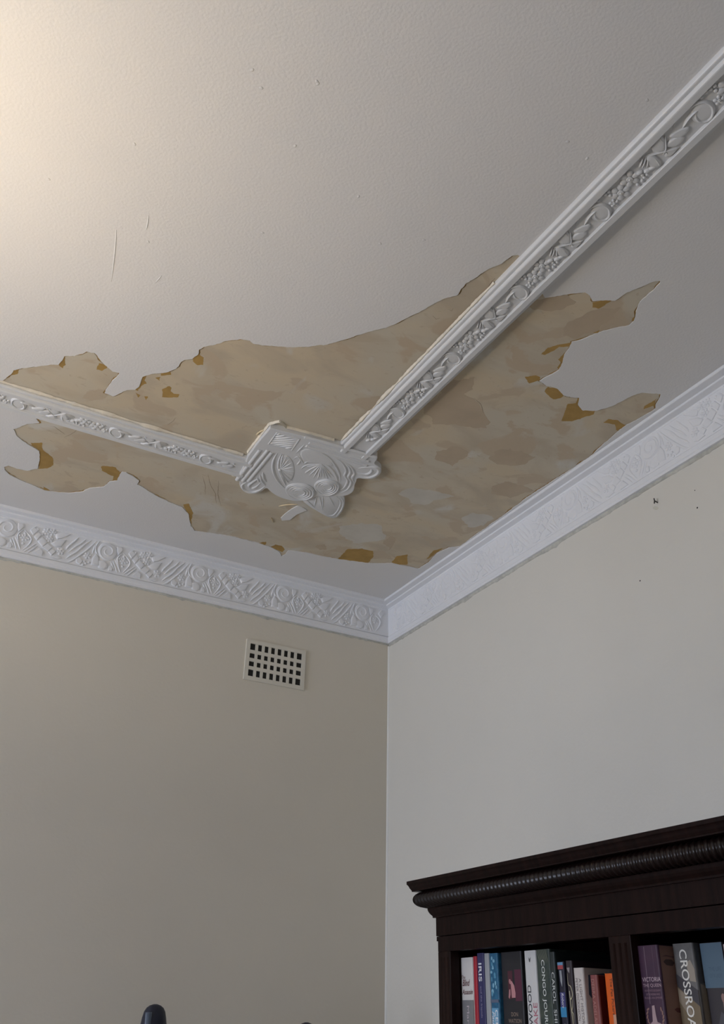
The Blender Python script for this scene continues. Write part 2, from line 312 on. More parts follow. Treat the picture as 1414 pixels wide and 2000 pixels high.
# ------------------------------------------------------------------ measured outlines (metres, plan of the ceiling, corner of the room at 0,0)
S = json.loads(r'''{"hole":[[-1.5554,-0.7013],[-1.5454,-0.7288],[-1.5366,-0.7518],[-1.5345,-0.7706],[-1.5225,-0.7847],[-1.4852,-0.8184],[-1.4603,-0.8399],[-1.4428,-0.8523],[-1.438,-0.8721],[-1.4373,-0.8927],[-1.4164,-0.905],[-1.4008,-0.9241],[-1.3947,-0.9363],[-1.376,-0.942],[-1.3666,-0.9343],[-1.3547,-0.9177],[-1.3427,-0.9078],[-1.3362,-0.9048],[-1.3199,-0.8936],[-1.3013,-0.8955],[-1.3089,-0.854],[-1.313,-0.8189],[-1.312,-0.7935],[-1.2894,-0.7904],[-1.2756,-0.8188],[-1.2648,-0.8363],[-1.2485,-0.8482],[-1.2433,-0.8638],[-1.2467,-0.8944],[-1.248,-0.9114],[-1.2315,-0.9338],[-1.2175,-0.9449],[-1.1978,-0.9621],[-1.186,-0.985],[-1.1845,-1.0146],[-1.1793,-1.0277],[-1.1647,-1.041],[-1.1559,-1.0648],[-1.1602,-1.082],[-1.1563,-1.0972],[-1.136,-1.1188],[-1.1198,-1.1437],[-1.0906,-1.1673],[-1.0703,-1.1749],[-1.0608,-1.1677],[-1.0295,-1.1774],[-0.9851,-1.197],[-0.9431,-1.2217],[-0.9062,-1.2563],[-0.8945,-1.268],[-0.8798,-1.2905],[-0.8599,-1.3192],[-0.845,-1.3402],[-0.8247,-1.3668],[-0.805,-1.3936],[-0.7982,-1.412],[-0.7802,-1.4546],[-0.7641,-1.4986],[-0.7538,-1.523],[-0.736,-1.5456],[-0.7398,-1.5673],[-0.7406,-1.5874],[-0.7305,-1.6164],[-0.7221,-1.6469],[-0.7095,-1.6709],[-0.7045,-1.6931],[-0.7028,-1.7022],[-0.6948,-1.7085],[-0.6601,-1.6966],[-0.5652,-1.6367],[-0.5346,-1.6654],[-0.5025,-1.6917],[-0.4874,-1.6913],[-0.4691,-1.6802],[-0.4453,-1.6968],[-0.4281,-1.7041],[-0.4236,-1.7366],[-0.41,-1.7632],[-0.3982,-1.7911],[-0.3895,-1.7998],[-0.3836,-1.796],[-0.3801,-1.7727],[-0.3793,-1.7517],[-0.3785,-1.7303],[-0.3637,-1.7055],[-0.3435,-1.6772],[-0.343,-1.66],[-0.364,-1.6388],[-0.3816,-1.6136],[-0.3922,-1.5953],[-0.3971,-1.5803],[-0.4079,-1.5616],[-0.4157,-1.5497],[-0.4083,-1.5303],[-0.4031,-1.5079],[-0.3859,-1.4789],[-0.375,-1.4519],[-0.3838,-1.4229],[-0.3896,-1.3953],[-0.3622,-1.3904],[-0.332,-1.394],[-0.2994,-1.3808],[-0.2807,-1.3845],[-0.2592,-1.3936],[-0.2434,-1.3695],[-0.2163,-1.3553],[-0.1856,-1.3719],[-0.1647,-1.4049],[-0.1564,-1.4397],[-0.1524,-1.4677],[-0.1379,-1.4894],[-0.1068,-1.5041],[-0.0958,-1.5085],[-0.0838,-1.4937],[-0.0757,-1.4726],[-0.061,-1.455],[-0.0625,-1.4273],[-0.0677,-1.389],[-0.0729,-1.3499],[-0.069,-1.3113],[-0.062,-1.2563],[-0.0526,-1.2094],[-0.0488,-1.1739],[-0.0522,-1.1622],[-0.0574,-1.0475],[-0.062,-0.9235],[-0.0562,-0.7761],[-0.0568,-0.6568],[-0.053,-0.556],[-0.0789,-0.5284],[-0.092,-0.4724],[-0.0762,-0.3954],[-0.0815,-0.3408],[-0.1796,-0.3278],[-0.244,-0.2884],[-0.3566,-0.2592],[-0.4191,-0.2502],[-0.4746,-0.2452],[-0.5323,-0.2291],[-0.528,-0.1934],[-0.5328,-0.1769],[-0.5555,-0.2054],[-0.5929,-0.2204],[-0.6433,-0.2268],[-0.736,-0.2249],[-0.8545,-0.1973],[-0.8782,-0.2263],[-0.9124,-0.2979],[-0.9441,-0.3272],[-0.9903,-0.3388],[-1.0454,-0.3596],[-1.0911,-0.3842],[-1.105,-0.3914],[-1.1075,-0.4153],[-1.1328,-0.4302],[-1.1533,-0.4377],[-1.1661,-0.4349],[-1.1645,-0.3811],[-1.1818,-0.3605],[-1.1894,-0.32],[-1.2241,-0.2939],[-1.2385,-0.259],[-1.2726,-0.2278],[-1.3193,-0.2104],[-1.3415,-0.2076],[-1.3714,-0.221],[-1.4184,-0.2337],[-1.4519,-0.2488],[-1.4664,-0.2697],[-1.4734,-0.2849],[-1.4609,-0.2992],[-1.4388,-0.296],[-1.4091,-0.2991],[-1.3836,-0.3242],[-1.3887,-0.3739],[-1.3989,-0.4235],[-1.4242,-0.4401],[-1.4519,-0.4547],[-1.4719,-0.4734],[-1.4849,-0.4999],[-1.4725,-0.5199],[-1.4576,-0.5472],[-1.4298,-0.5687],[-1.4626,-0.6167],[-1.5219,-0.6547],[-1.5728,-0.655],[-1.5737,-0.6989]],"ochre":[[[-1.5366,-0.7518],[-1.5345,-0.7706],[-1.5205,-0.7837],[-1.5243,-0.7591],[-1.5331,-0.7468]],[[-1.4428,-0.8523],[-1.4387,-0.8751],[-1.4369,-0.8943],[-1.4274,-0.8579],[-1.4302,-0.8411],[-1.4394,-0.8454]],[[-1.3549,-0.8799],[-1.3553,-0.9058],[-1.3427,-0.9078],[-1.334,-0.8978],[-1.3419,-0.8793]],[[-1.1637,-1.0416],[-1.1563,-1.0659],[-1.1407,-1.0572],[-1.1331,-1.0313],[-1.1429,-1.0207],[-1.1598,-1.0305]],[[-1.2487,-0.9088],[-1.2407,-0.9157],[-1.2391,-0.8952],[-1.2293,-0.8866],[-1.2392,-0.8698],[-1.2405,-0.8455],[-1.2479,-0.8463],[-1.2439,-0.8634]],[[-1.2113,-0.9436],[-1.2058,-0.9567],[-1.1929,-0.9615],[-1.1907,-0.9501],[-1.2079,-0.9357]],[[-1.1886,-0.8836],[-1.1763,-0.907],[-1.1698,-0.902],[-1.1684,-0.8859],[-1.1581,-0.8793],[-1.1432,-0.8858],[-1.1403,-0.8725],[-1.1777,-0.8504]],[[-1.2436,-0.8317],[-1.23,-0.8292],[-1.2303,-0.817]],[[-1.2206,-0.8288],[-1.2125,-0.8351],[-1.2099,-0.8161]],[[-1.2187,-0.918],[-1.2087,-0.9296],[-1.2065,-0.9145]],[[-1.4292,-0.455],[-1.4021,-0.4711],[-1.3931,-0.4361],[-1.3606,-0.4095],[-1.3472,-0.3701],[-1.3601,-0.3412],[-1.3799,-0.3234],[-1.389,-0.3756],[-1.3993,-0.4251],[-1.4239,-0.443]],[[-1.2254,-0.4382],[-1.1886,-0.4506],[-1.168,-0.4289],[-1.1641,-0.3793],[-1.1771,-0.3684],[-1.1796,-0.3972],[-1.2018,-0.4037],[-1.2195,-0.4127]],[[-1.348,-0.2278],[-1.3223,-0.2138],[-1.3413,-0.2067]],[[-0.4663,-1.6746],[-0.4582,-1.6849],[-0.444,-1.6987],[-0.4329,-1.7008],[-0.4371,-1.6767],[-0.4413,-1.6658],[-0.4534,-1.6632]],[[-0.4501,-1.477],[-0.4506,-1.5054],[-0.4394,-1.5245],[-0.4153,-1.5493],[-0.4112,-1.5348],[-0.4306,-1.5203],[-0.4365,-1.4946],[-0.4401,-1.4796]],[[-0.4024,-1.4823],[-0.4045,-1.5134],[-0.3852,-1.4793],[-0.3755,-1.4537],[-0.3855,-1.4579],[-0.3889,-1.4771]],[[-0.4291,-1.3894],[-0.4098,-1.409],[-0.3979,-1.4098],[-0.3897,-1.3966],[-0.4049,-1.3744]],[[-0.3514,-1.3682],[-0.3551,-1.3875],[-0.3313,-1.3944],[-0.2994,-1.3808],[-0.2977,-1.3671],[-0.3108,-1.3505]],[[-0.2308,-1.2882],[-0.2664,-1.3559],[-0.2521,-1.3681],[-0.2601,-1.393],[-0.2434,-1.3695],[-0.2154,-1.3543],[-0.1852,-1.3714],[-0.1798,-1.3538],[-0.1933,-1.3286],[-0.2065,-1.3026]],[[-0.0899,-1.4492],[-0.0902,-1.4862],[-0.0744,-1.4644],[-0.0833,-1.438]],[[-0.1311,-1.3394],[-0.1315,-1.3582],[-0.1077,-1.3661],[-0.073,-1.3596],[-0.0744,-1.3287],[-0.0994,-1.3503]],[[-0.3958,-1.5993],[-0.3903,-1.6133],[-0.3847,-1.6045]],[[-0.3493,-1.6738],[-0.3544,-1.6911],[-0.3427,-1.6777]],[[-0.3566,-0.2592],[-0.3658,-0.3401],[-0.3234,-0.3697],[-0.2814,-0.3727],[-0.2611,-0.3371],[-0.2524,-0.2833],[-0.2916,-0.2653],[-0.3527,-0.2517]],[[-0.1854,-0.3303],[-0.1951,-0.3832],[-0.1695,-0.4124],[-0.1322,-0.3469],[-0.1542,-0.3294]],[[-0.5916,-0.2175],[-0.5875,-0.2442],[-0.5647,-0.2469],[-0.5425,-0.2266],[-0.5446,-0.2063]],[[-0.6389,-0.2258],[-0.6209,-0.2478],[-0.6124,-0.2141]],[[-0.9457,-0.3421],[-0.9327,-0.3595],[-0.8993,-0.3058],[-0.8807,-0.2334],[-0.9124,-0.2979]],[[-0.0964,-0.4143],[-0.1115,-0.4858],[-0.0924,-0.5124],[-0.0933,-0.426]]],"patch":[["grey",[[-0.4039,-0.7458],[-0.3847,-0.8018],[-0.3225,-0.8245],[-0.2687,-0.8196],[-0.2761,-0.7772],[-0.2979,-0.7252],[-0.3428,-0.7215]]],["grey",[[-0.1565,-0.7155],[-0.1508,-0.7604],[-0.1016,-0.7799],[-0.0674,-0.7694],[-0.0743,-0.712],[-0.1066,-0.6816]]],["grey",[[-0.4597,-0.4715],[-0.4103,-0.527],[-0.3459,-0.5405],[-0.2948,-0.4663],[-0.3411,-0.4017],[-0.4176,-0.3915]]],["tan",[[-0.2901,-0.451],[-0.288,-0.4972],[-0.2628,-0.5036],[-0.2514,-0.4563],[-0.2437,-0.4146]]],["tan",[[-0.4739,-0.3023],[-0.4481,-0.3402],[-0.426,-0.3128],[-0.4424,-0.2801]]],["tan",[[-0.4382,-0.9915],[-0.4068,-1.0346],[-0.3595,-1.0466],[-0.346,-1.0134],[-0.355,-0.9572],[-0.4049,-0.9615]]],["tan",[[-0.2969,-1.0511],[-0.2651,-1.1111],[-0.1931,-1.1048],[-0.1774,-1.0721],[-0.2132,-1.0421],[-0.2599,-1.0397]]],["tan",[[-0.5645,-1.1376],[-0.5787,-1.1801],[-0.5653,-1.2373],[-0.5703,-1.2898],[-0.5323,-1.3392],[-0.5128,-1.3081],[-0.514,-1.2514],[-0.4722,-1.2432],[-0.3997,-1.2007],[-0.3764,-1.1609],[-0.4024,-1.1363],[-0.4659,-1.1347],[-0.5115,-1.1076]]],["tan",[[-0.2927,-1.0684],[-0.2801,-1.1054],[-0.2277,-1.127],[-0.1774,-1.1074],[-0.1974,-1.0649],[-0.2471,-1.0454]]],["tan",[[-0.2887,-0.4475],[-0.2861,-0.5062],[-0.2557,-0.4906],[-0.25,-0.4359]]],["tan",[[-0.1951,-0.9098],[-0.1767,-0.9669],[-0.109,-0.9709],[-0.0732,-0.9644],[-0.1047,-0.8978],[-0.1572,-0.8854]]],["tan",[[-0.5965,-1.603],[-0.5756,-1.6289],[-0.5231,-1.6667],[-0.4961,-1.6671],[-0.4969,-1.6556],[-0.5131,-1.6294],[-0.5209,-1.6079],[-0.5762,-1.5982]]],["tan",[[-0.4673,-1.6106],[-0.4499,-1.6608],[-0.436,-1.6745],[-0.4052,-1.6981],[-0.3803,-1.6615],[-0.3934,-1.6067],[-0.4209,-1.5663],[-0.4485,-1.5623]]]],"flake":[[-0.6366,-0.5218],[-0.6443,-0.496],[-0.6482,-0.4613],[-0.6494,-0.4256],[-0.6395,-0.4116],[-0.6185,-0.4299],[-0.6178,-0.4524],[-0.6149,-0.4761],[-0.6003,-0.514],[-0.6211,-0.5227]],"flap":[[-1.2655,-0.8359],[-1.2687,-0.8633],[-1.2625,-0.8886],[-1.2485,-0.9132],[-1.2451,-0.8917],[-1.2433,-0.8638],[-1.2485,-0.8482]],"fibre":[[[-0.6412,-0.5316],[-0.6605,-0.52],[-0.6763,-0.5062],[-0.6861,-0.4898]],[[-0.9026,-0.8201],[-0.9005,-0.8351],[-0.8945,-0.8507],[-0.8831,-0.8638]],[[-0.6779,-0.4106],[-0.6681,-0.3998],[-0.6575,-0.3839]],[[-0.9015,-0.8169],[-0.8982,-0.8367],[-0.8888,-0.8608]]],"ridge":[[[-1.3936,-1.4261],[-1.3889,-1.4038],[-1.3865,-1.3864]],[[-1.4392,-1.3558],[-1.4258,-1.297],[-1.4076,-1.2032]],[[-1.3181,-1.2769],[-1.3228,-1.2488]]],"bump":[[-1.5878,-1.4169],[-1.4677,-1.5779],[-1.3381,-1.8235],[-1.3112,-1.7997],[-1.234,-1.8582],[-1.2104,-1.7215],[-1.1783,-1.4982],[-1.3728,-1.3569],[-1.2306,-1.8554],[-0.885,-1.6457],[-0.9567,-1.5927],[-1.0539,-1.6771],[-0.7868,-1.9757],[-0.7242,-2.1095],[-0.7321,-1.9651]],"crack":[[[-0.9424,-0.5532],[-0.9137,-0.4986],[-0.8822,-0.4578],[-0.8564,-0.396]],[[-0.9014,-0.535],[-0.8759,-0.4616],[-0.8375,-0.3916]],[[-0.9519,-0.5333],[-0.9216,-0.4791],[-0.9056,-0.4285]],[[-0.7452,-1.4624],[-0.7321,-1.4559],[-0.7242,-1.4714]],[[-0.7282,-1.4977],[-0.7165,-1.497],[-0.7208,-1.5146]],[[-0.6909,-1.5988],[-0.6942,-1.6174],[-0.6922,-1.6405]],[[-1.3557,-0.5295],[-1.3391,-0.5653],[-1.33,-0.5962]],[[-1.3556,-0.5469],[-1.3894,-0.5693],[-1.4127,-0.5639]],[[-1.1262,-0.7341],[-1.1189,-0.7632],[-1.1164,-0.7931]],[[-0.4861,-1.2556],[-0.455,-1.2409],[-0.4197,-1.2062],[-0.406,-1.2057]]],"o_body":[[-0.8894,-0.8879],[-0.8457,-0.8926],[-0.7882,-0.8987],[-0.7079,-0.9056],[-0.6602,-0.9089],[-0.6154,-0.9103],[-0.5756,-0.9152],[-0.5678,-0.8999],[-0.5664,-0.8769],[-0.5436,-0.8701],[-0.526,-0.8535],[-0.5203,-0.8294],[-0.5248,-0.8034],[-0.5438,-0.7901],[-0.5694,-0.7842],[-0.5604,-0.7632],[-0.5569,-0.7462],[-0.5421,-0.7163],[-0.542,-0.6887],[-0.5558,-0.6684],[-0.5835,-0.6557],[-0.6111,-0.6331],[-0.6268,-0.6256],[-0.6353,-0.5982],[-0.6587,-0.5709],[-0.6889,-0.5629],[-0.7244,-0.5668],[-0.7553,-0.5831],[-0.7742,-0.5992],[-0.776,-0.5657],[-0.7931,-0.5395],[-0.8148,-0.5354],[-0.8355,-0.5516],[-0.8508,-0.5744],[-0.8519,-0.5862],[-0.8682,-0.5926],[-0.8738,-0.6451],[-0.8795,-0.6914],[-0.8865,-0.7241],[-0.8901,-0.8094]],"o_leaf":[[-0.6557,-0.5799],[-0.6108,-0.553],[-0.5669,-0.5349],[-0.5297,-0.5216],[-0.5078,-0.5238],[-0.5042,-0.5512],[-0.5149,-0.6005],[-0.5327,-0.6417],[-0.5551,-0.6718],[-0.5933,-0.6558],[-0.6287,-0.6295]],"o_stripe":[[-0.8644,-0.8774],[-0.8006,-0.8791],[-0.796,-0.8211],[-0.8616,-0.8164]],"o_bars":[[[-0.8637,-0.8683],[-0.8562,-0.8783]],[[-0.8625,-0.8561],[-0.8396,-0.8794]],[[-0.8619,-0.8451],[-0.8203,-0.8796]],[[-0.8609,-0.8342],[-0.8029,-0.8794]],[[-0.86,-0.8215],[-0.8006,-0.8701]],[[-0.8472,-0.82],[-0.7998,-0.8591]],[[-0.8302,-0.821],[-0.7996,-0.8476]],[[-0.8145,-0.8202],[-0.7987,-0.8364]]],"o_frame":[[-0.8624,-0.8151],[-0.865,-0.8787],[-0.7995,-0.8814],[-0.7941,-0.8189]],"o_reedL":[[[-0.8707,-0.7765],[-0.8651,-0.5926]],[[-0.8517,-0.7879],[-0.8488,-0.5976]],[[-0.8369,-0.7823],[-0.834,-0.6036]]],"o_reedR":[[[-0.7916,-0.8967],[-0.7063,-0.9024],[-0.5768,-0.9075]],[[-0.7697,-0.8786],[-0.6895,-0.8788],[-0.585,-0.8808]],[[-0.7696,-0.8604],[-0.688,-0.8583],[-0.5792,-0.8578]]],"o_fanL":[[-0.806,-0.7921],[-0.7841,-0.788],[-0.7609,-0.7624],[-0.7409,-0.7248],[-0.7265,-0.6823],[-0.7298,-0.6614],[-0.7476,-0.6697],[-0.7733,-0.7007],[-0.7955,-0.7327],[-0.807,-0.7699]],"o_fanLc":[-0.7821,-0.7119],"o_fanLr":[[-0.8069,-0.7891],[-0.795,-0.7875],[-0.7827,-0.7801],[-0.768,-0.7651],[-0.7547,-0.7464],[-0.7416,-0.7243],[-0.7319,-0.6997],[-0.7267,-0.6747],[-0.7306,-0.6581],[-0.7435,-0.6627],[-0.7591,-0.6797]],"o_arcL":[[[-0.8232,-0.7861],[-0.8182,-0.7501],[-0.8034,-0.71],[-0.7779,-0.6703],[-0.7484,-0.6407],[-0.7233,-0.622]],[[-0.8113,-0.789],[-0.8036,-0.7545],[-0.7891,-0.7186],[-0.7667,-0.6862],[-0.7443,-0.6575],[-0.7285,-0.6383]],[[-0.8183,-0.6738],[-0.8037,-0.6454],[-0.7865,-0.6274]],[[-0.8191,-0.6548],[-0.8019,-0.6276],[-0.7801,-0.6073]],[[-0.82,-0.6356],[-0.8049,-0.6164]]],"o_fanRc":[-0.6931,-0.8011],"o_fanRr":[[-0.7224,-0.763],[-0.7134,-0.7367],[-0.6946,-0.7248],[-0.6785,-0.7205],[-0.6641,-0.7198],[-0.6604,-0.7314],[-0.6506,-0.7354],[-0.6387,-0.7351],[-0.6325,-0.7434],[-0.6297,-0.7545]],"o_arcR":[[[-0.6892,-0.807],[-0.6657,-0.797],[-0.6425,-0.7792],[-0.6207,-0.7553],[-0.6065,-0.7355]],[[-0.7642,-0.8536],[-0.7309,-0.8541],[-0.6865,-0.8376],[-0.6497,-0.8066],[-0.6209,-0.7737],[-0.6003,-0.7392]],[[-0.6742,-0.8493],[-0.6427,-0.833],[-0.6158,-0.8043],[-0.6064,-0.7778],[-0.586,-0.7573],[-0.5758,-0.7155],[-0.5828,-0.6918]],[[-0.6586,-0.8456],[-0.625,-0.8303],[-0.6014,-0.8038],[-0.5937,-0.7761],[-0.5731,-0.7556],[-0.5627,-0.7137],[-0.572,-0.6806]],[[-0.6428,-0.8419],[-0.6125,-0.8288],[-0.588,-0.8026],[-0.5817,-0.7786],[-0.5601,-0.7538]]],"o_mid":[[[-0.7695,-0.8139],[-0.7379,-0.7761],[-0.7288,-0.7948],[-0.6974,-0.7959]],[[-0.7707,-0.7785],[-0.7666,-0.7984],[-0.7515,-0.7856],[-0.7494,-0.7621],[-0.7441,-0.7653]],[[-0.7298,-0.745],[-0.7258,-0.77],[-0.6974,-0.7959]],[[-0.7107,-0.7291],[-0.7049,-0.76]],[[-0.7781,-0.8131],[-0.7762,-0.8648]]],"o_mid2":[[-0.7744,-0.8196],[-0.7659,-0.8526],[-0.7258,-0.8528],[-0.6795,-0.833],[-0.6497,-0.8021],[-0.6913,-0.8022],[-0.7337,-0.7768]],"o_volL":[-0.6791,-0.629],"o_volLo":[[-0.7227,-0.6175],[-0.7258,-0.6427],[-0.7161,-0.6621],[-0.6978,-0.6731],[-0.6751,-0.68],[-0.6494,-0.6664],[-0.6344,-0.641],[-0.6324,-0.6172],[-0.6447,-0.5926],[-0.67,-0.5844],[-0.6998,-0.5916]],"o_volR":[-0.6227,-0.7019],"o_volRo":[[-0.6561,-0.677],[-0.6623,-0.702],[-0.6561,-0.7227],[-0.6401,-0.7379],[-0.6168,-0.7388],[-0.5976,-0.7294],[-0.5856,-0.7048],[-0.5836,-0.6795],[-0.5933,-0.6558],[-0.6139,-0.6484],[-0.6383,-0.6584]],"o_loopR":[[[-0.5835,-0.81],[-0.5582,-0.8159],[-0.5513,-0.8292],[-0.5528,-0.842],[-0.5584,-0.8459]],[[-0.574,-0.7926],[-0.5421,-0.8043],[-0.5312,-0.8275],[-0.5338,-0.8488],[-0.5488,-0.8625],[-0.5701,-0.8542],[-0.5911,-0.8326]]],"o_loopL":[[[-0.7996,-0.6148],[-0.8026,-0.584],[-0.8128,-0.573],[-0.8241,-0.5856],[-0.8191,-0.6173],[-0.8132,-0.6303]],[[-0.7802,-0.6023],[-0.7869,-0.569],[-0.8028,-0.5515],[-0.8274,-0.5545],[-0.8415,-0.5752],[-0.8363,-0.5927]]],"o_leafv":[[[-0.6062,-0.638],[-0.5675,-0.5581]],[[-0.6192,-0.6201],[-0.5974,-0.5611]],[[-0.6156,-0.6324],[-0.5654,-0.554]],[[-0.5893,-0.6432],[-0.5439,-0.5935]],[[-0.6379,-0.5885],[-0.5915,-0.5542]],[[-0.5706,-0.6544],[-0.5452,-0.6342],[-0.5283,-0.5924],[-0.5227,-0.5476],[-0.5361,-0.5341]],[[-0.5624,-0.6624],[-0.5356,-0.6349],[-0.5185,-0.593],[-0.5104,-0.5387]]],"edge_orn":[[-0.8893,-0.7277],[-0.8909,-0.8113],[-0.8918,-0.8865],[-0.8729,-0.9103],[-0.8471,-0.8957],[-0.7897,-0.9018],[-0.7075,-0.9074]],"motif":{"flowers":[[0.032,-0.0055],[-0.0,0.0021]],"bud":[-0.0257,0.0095],"berries":[[-0.0253,-0.0216],[-0.0174,-0.0194],[-0.0363,-0.0211],[-0.01,-0.0187],[-0.0153,-0.0101]],"spiral":[[-0.1048,-0.0161],[-0.093,-0.0224],[-0.0726,-0.0249],[-0.0517,-0.0207],[-0.0397,-0.0088],[-0.0402,0.0087],[-0.0522,0.0215],[-0.0639,0.0225],[-0.0709,0.0134],[-0.0688,0.0005],[-0.0609,-0.0069],[-0.0524,-0.0049],[-0.0516,0.0038]],"stem":[[-0.0967,-0.0021],[-0.0805,-0.0086],[-0.0639,-0.0099],[-0.0544,-0.0062]],"disc":[-0.0559,0.0039],"leafs":[[[-0.1212,-0.0117],[-0.1088,-0.0089],[-0.0922,-0.0003],[-0.087,0.0055],[-0.0972,0.0125],[-0.1086,0.0101],[-0.1199,-0.0032]],[[-0.1314,-0.0057],[-0.1111,0.0026],[-0.1055,0.0139],[-0.1183,0.0193],[-0.1332,0.012],[-0.1399,0.0003]],[[-0.1728,-0.016],[-0.1612,-0.0089],[-0.1653,0.0151],[-0.1743,0.0242],[-0.1857,0.0172],[-0.1836,-0.0001]],[[-0.1333,-0.0302],[-0.1236,-0.0173],[-0.1406,0.0008],[-0.1515,0.0062],[-0.1612,-0.0186]],[[-0.1429,0.0048],[-0.1329,0.0156],[-0.1324,0.023],[-0.1531,0.0212],[-0.157,0.0128]]],"lines":[[[-0.1221,-0.0186],[-0.1403,0.0014],[-0.1546,0.0088]],[[-0.1745,-0.0173],[-0.1608,-0.0074],[-0.136,0.0144],[-0.1281,0.0224]],[[-0.1753,-0.0186],[-0.1979,-0.008]],[[-0.1727,-0.0141],[-0.1958,-0.0027]],[[-0.1637,-0.0068],[-0.1709,0.0135],[-0.1762,0.0211]],[[-0.1723,-0.0094],[-0.1908,0.0042]],[[-0.1311,-0.0263],[-0.1331,-0.0086]],[[-0.1273,-0.0237],[-0.1316,-0.0155]],[[-0.1436,-0.0043],[-0.1493,0.018]]],"bells":[[-0.1951,0.0093],[-0.2054,0.0001],[-0.1849,0.0127]]},"cor":{"disc":[1.4038,0.0559],"discr":[1.3759,0.0519],"spiral":[[1.4176,0.0843],[1.4247,0.0708],[1.4247,0.0502],[1.4158,0.0294],[1.3994,0.0233],[1.383,0.033],[1.3759,0.0519],[1.3803,0.0739],[1.3959,0.0834],[1.4103,0.0771],[1.4165,0.0634],[1.4118,0.0491],[1.4014,0.0461],[1.3941,0.0545],[1.3978,0.0633]],"blobs":[[[1.4284,0.0949],[1.4099,0.0898],[1.395,0.0985],[1.3951,0.1138],[1.4054,0.1217],[1.4233,0.119]],[[1.3914,0.1052],[1.3836,0.1005],[1.3765,0.1139],[1.3794,0.1211],[1.3903,0.1214]],[[1.3347,0.0455],[1.3227,0.0322],[1.3096,0.0411],[1.3228,0.0605]],[[1.3197,0.0649],[1.3068,0.0443],[1.2954,0.0503],[1.3088,0.0749]],[[1.3062,0.0768],[1.294,0.0577],[1.2729,0.0729],[1.2874,0.0924]],[[1.289,0.0959],[1.2746,0.076],[1.2563,0.0866],[1.2674,0.1026]],[[1.3122,0.1209],[1.295,0.0996],[1.2818,0.1077],[1.2826,0.1233]],[[1.2587,0.0388],[1.2352,0.0282],[1.2077,0.0259],[1.234,0.0478],[1.2489,0.0545]],[[1.2649,0.0733],[1.2482,0.0583],[1.2188,0.0489],[1.2308,0.0784],[1.2517,0.0828]],[[1.1286,0.0893],[1.1198,0.0711],[1.1067,0.0862],[1.101,0.1136],[1.1287,0.1168]],[[1.2669,0.105],[1.2569,0.092],[1.2433,0.0974],[1.2549,0.1147]],[[1.2598,0.1186],[1.2386,0.1104],[1.2238,0.1169],[1.2364,0.1228]],[[1.1793,0.1078],[1.1695,0.0974],[1.1557,0.1095],[1.1627,0.123],[1.1749,0.1197]],[[1.3746,0.0306],[1.3585,0.0273],[1.3537,0.0404],[1.3676,0.06],[1.3743,0.0488]]],"flowers":[[1.3468,0.075],[1.2843,0.0367],[1.2709,0.0593],[1.2304,0.0927],[1.1446,0.0856],[1.2653,0.034]],"berries":[[1.3609,0.0711],[1.3476,0.0596],[1.3331,0.0764],[1.3471,0.0957],[1.3117,0.0364],[1.2954,0.0503],[1.1455,0.1147],[1.1538,0.1207],[1.136,0.1083],[1.1513,0.1083]],"lines":[[[1.3804,0.0842],[1.3608,0.1211]],[[1.3741,0.0773],[1.3504,0.1183]],[[1.3872,0.0887],[1.3703,0.1173]],[[1.3522,0.0478],[1.3676,0.0742],[1.3504,0.1183]],[[1.3522,0.0478],[1.3277,0.0697],[1.3264,0.0901],[1.3436,0.1191]],[[1.3384,0.1228],[1.3068,0.0852]],[[1.3271,0.1241],[1.3012,0.091]],[[1.3347,0.0455],[1.3179,0.0276]],[[1.1836,0.0299],[1.1925,0.0457],[1.2092,0.07],[1.214,0.0818]],[[1.1599,0.03],[1.1711,0.0478],[1.1888,0.0671],[1.2056,0.09]],[[1.1412,0.0289],[1.161,0.0517],[1.1795,0.0804],[1.199,0.1013],[1.2084,0.1129]],[[1.1248,0.0271],[1.1434,0.0576],[1.1625,0.0838],[1.1915,0.1175],[1.2053,0.1237]],[[1.1156,0.0246],[1.1246,0.0565],[1.1059,0.0834]],[[1.1272,0.0412],[1.1308,0.0767]]]},"books":[["assassin",0.32,-0.8799,-0.9267,1.6871],["red",0.32,-0.9281,-0.9419,1.6884],["iris",0.32,-0.9431,-0.9693,1.6939],["pale",0.32,-0.9702,-0.9881,1.6924],["blue",0.32,-0.9891,-1.0192,1.6915],["watson",0.312,-1.02,-1.0912,1.6924],["atwood",0.32,-1.1112,-1.1488,1.691],["congo",0.32,-1.1499,-1.1927,1.6914],["carol",0.325,-1.1982,-1.2131,1.6848],["deutsch",0.32,-1.2145,-1.2334,1.6668],["scrawl",0.32,-1.2389,-1.257,1.6678],["history",0.32,-1.2602,-1.2879,1.6546],["rose",0.306,-1.2893,-1.3092,1.6425],["orange",0.298,-1.3208,-1.3437,1.6442],["victoria",0.335,-1.4506,-1.5008,1.6825],["crossroads",0.3,-1.5012,-1.5475,1.6852],["portrait",0.285,-1.5501,-1.5984,1.6846],["pink",0.285,-1.5984,-1.6407,1.6806]]}''')
T2 = lambda L: [tuple(p) for p in L]

# ------------------------------------------------------------------ room shell
def struct(o, label=None, cat=None):
    o['kind'] = 'structure'
    if label: o['label'] = label
    if cat: o['category'] = cat
    return o

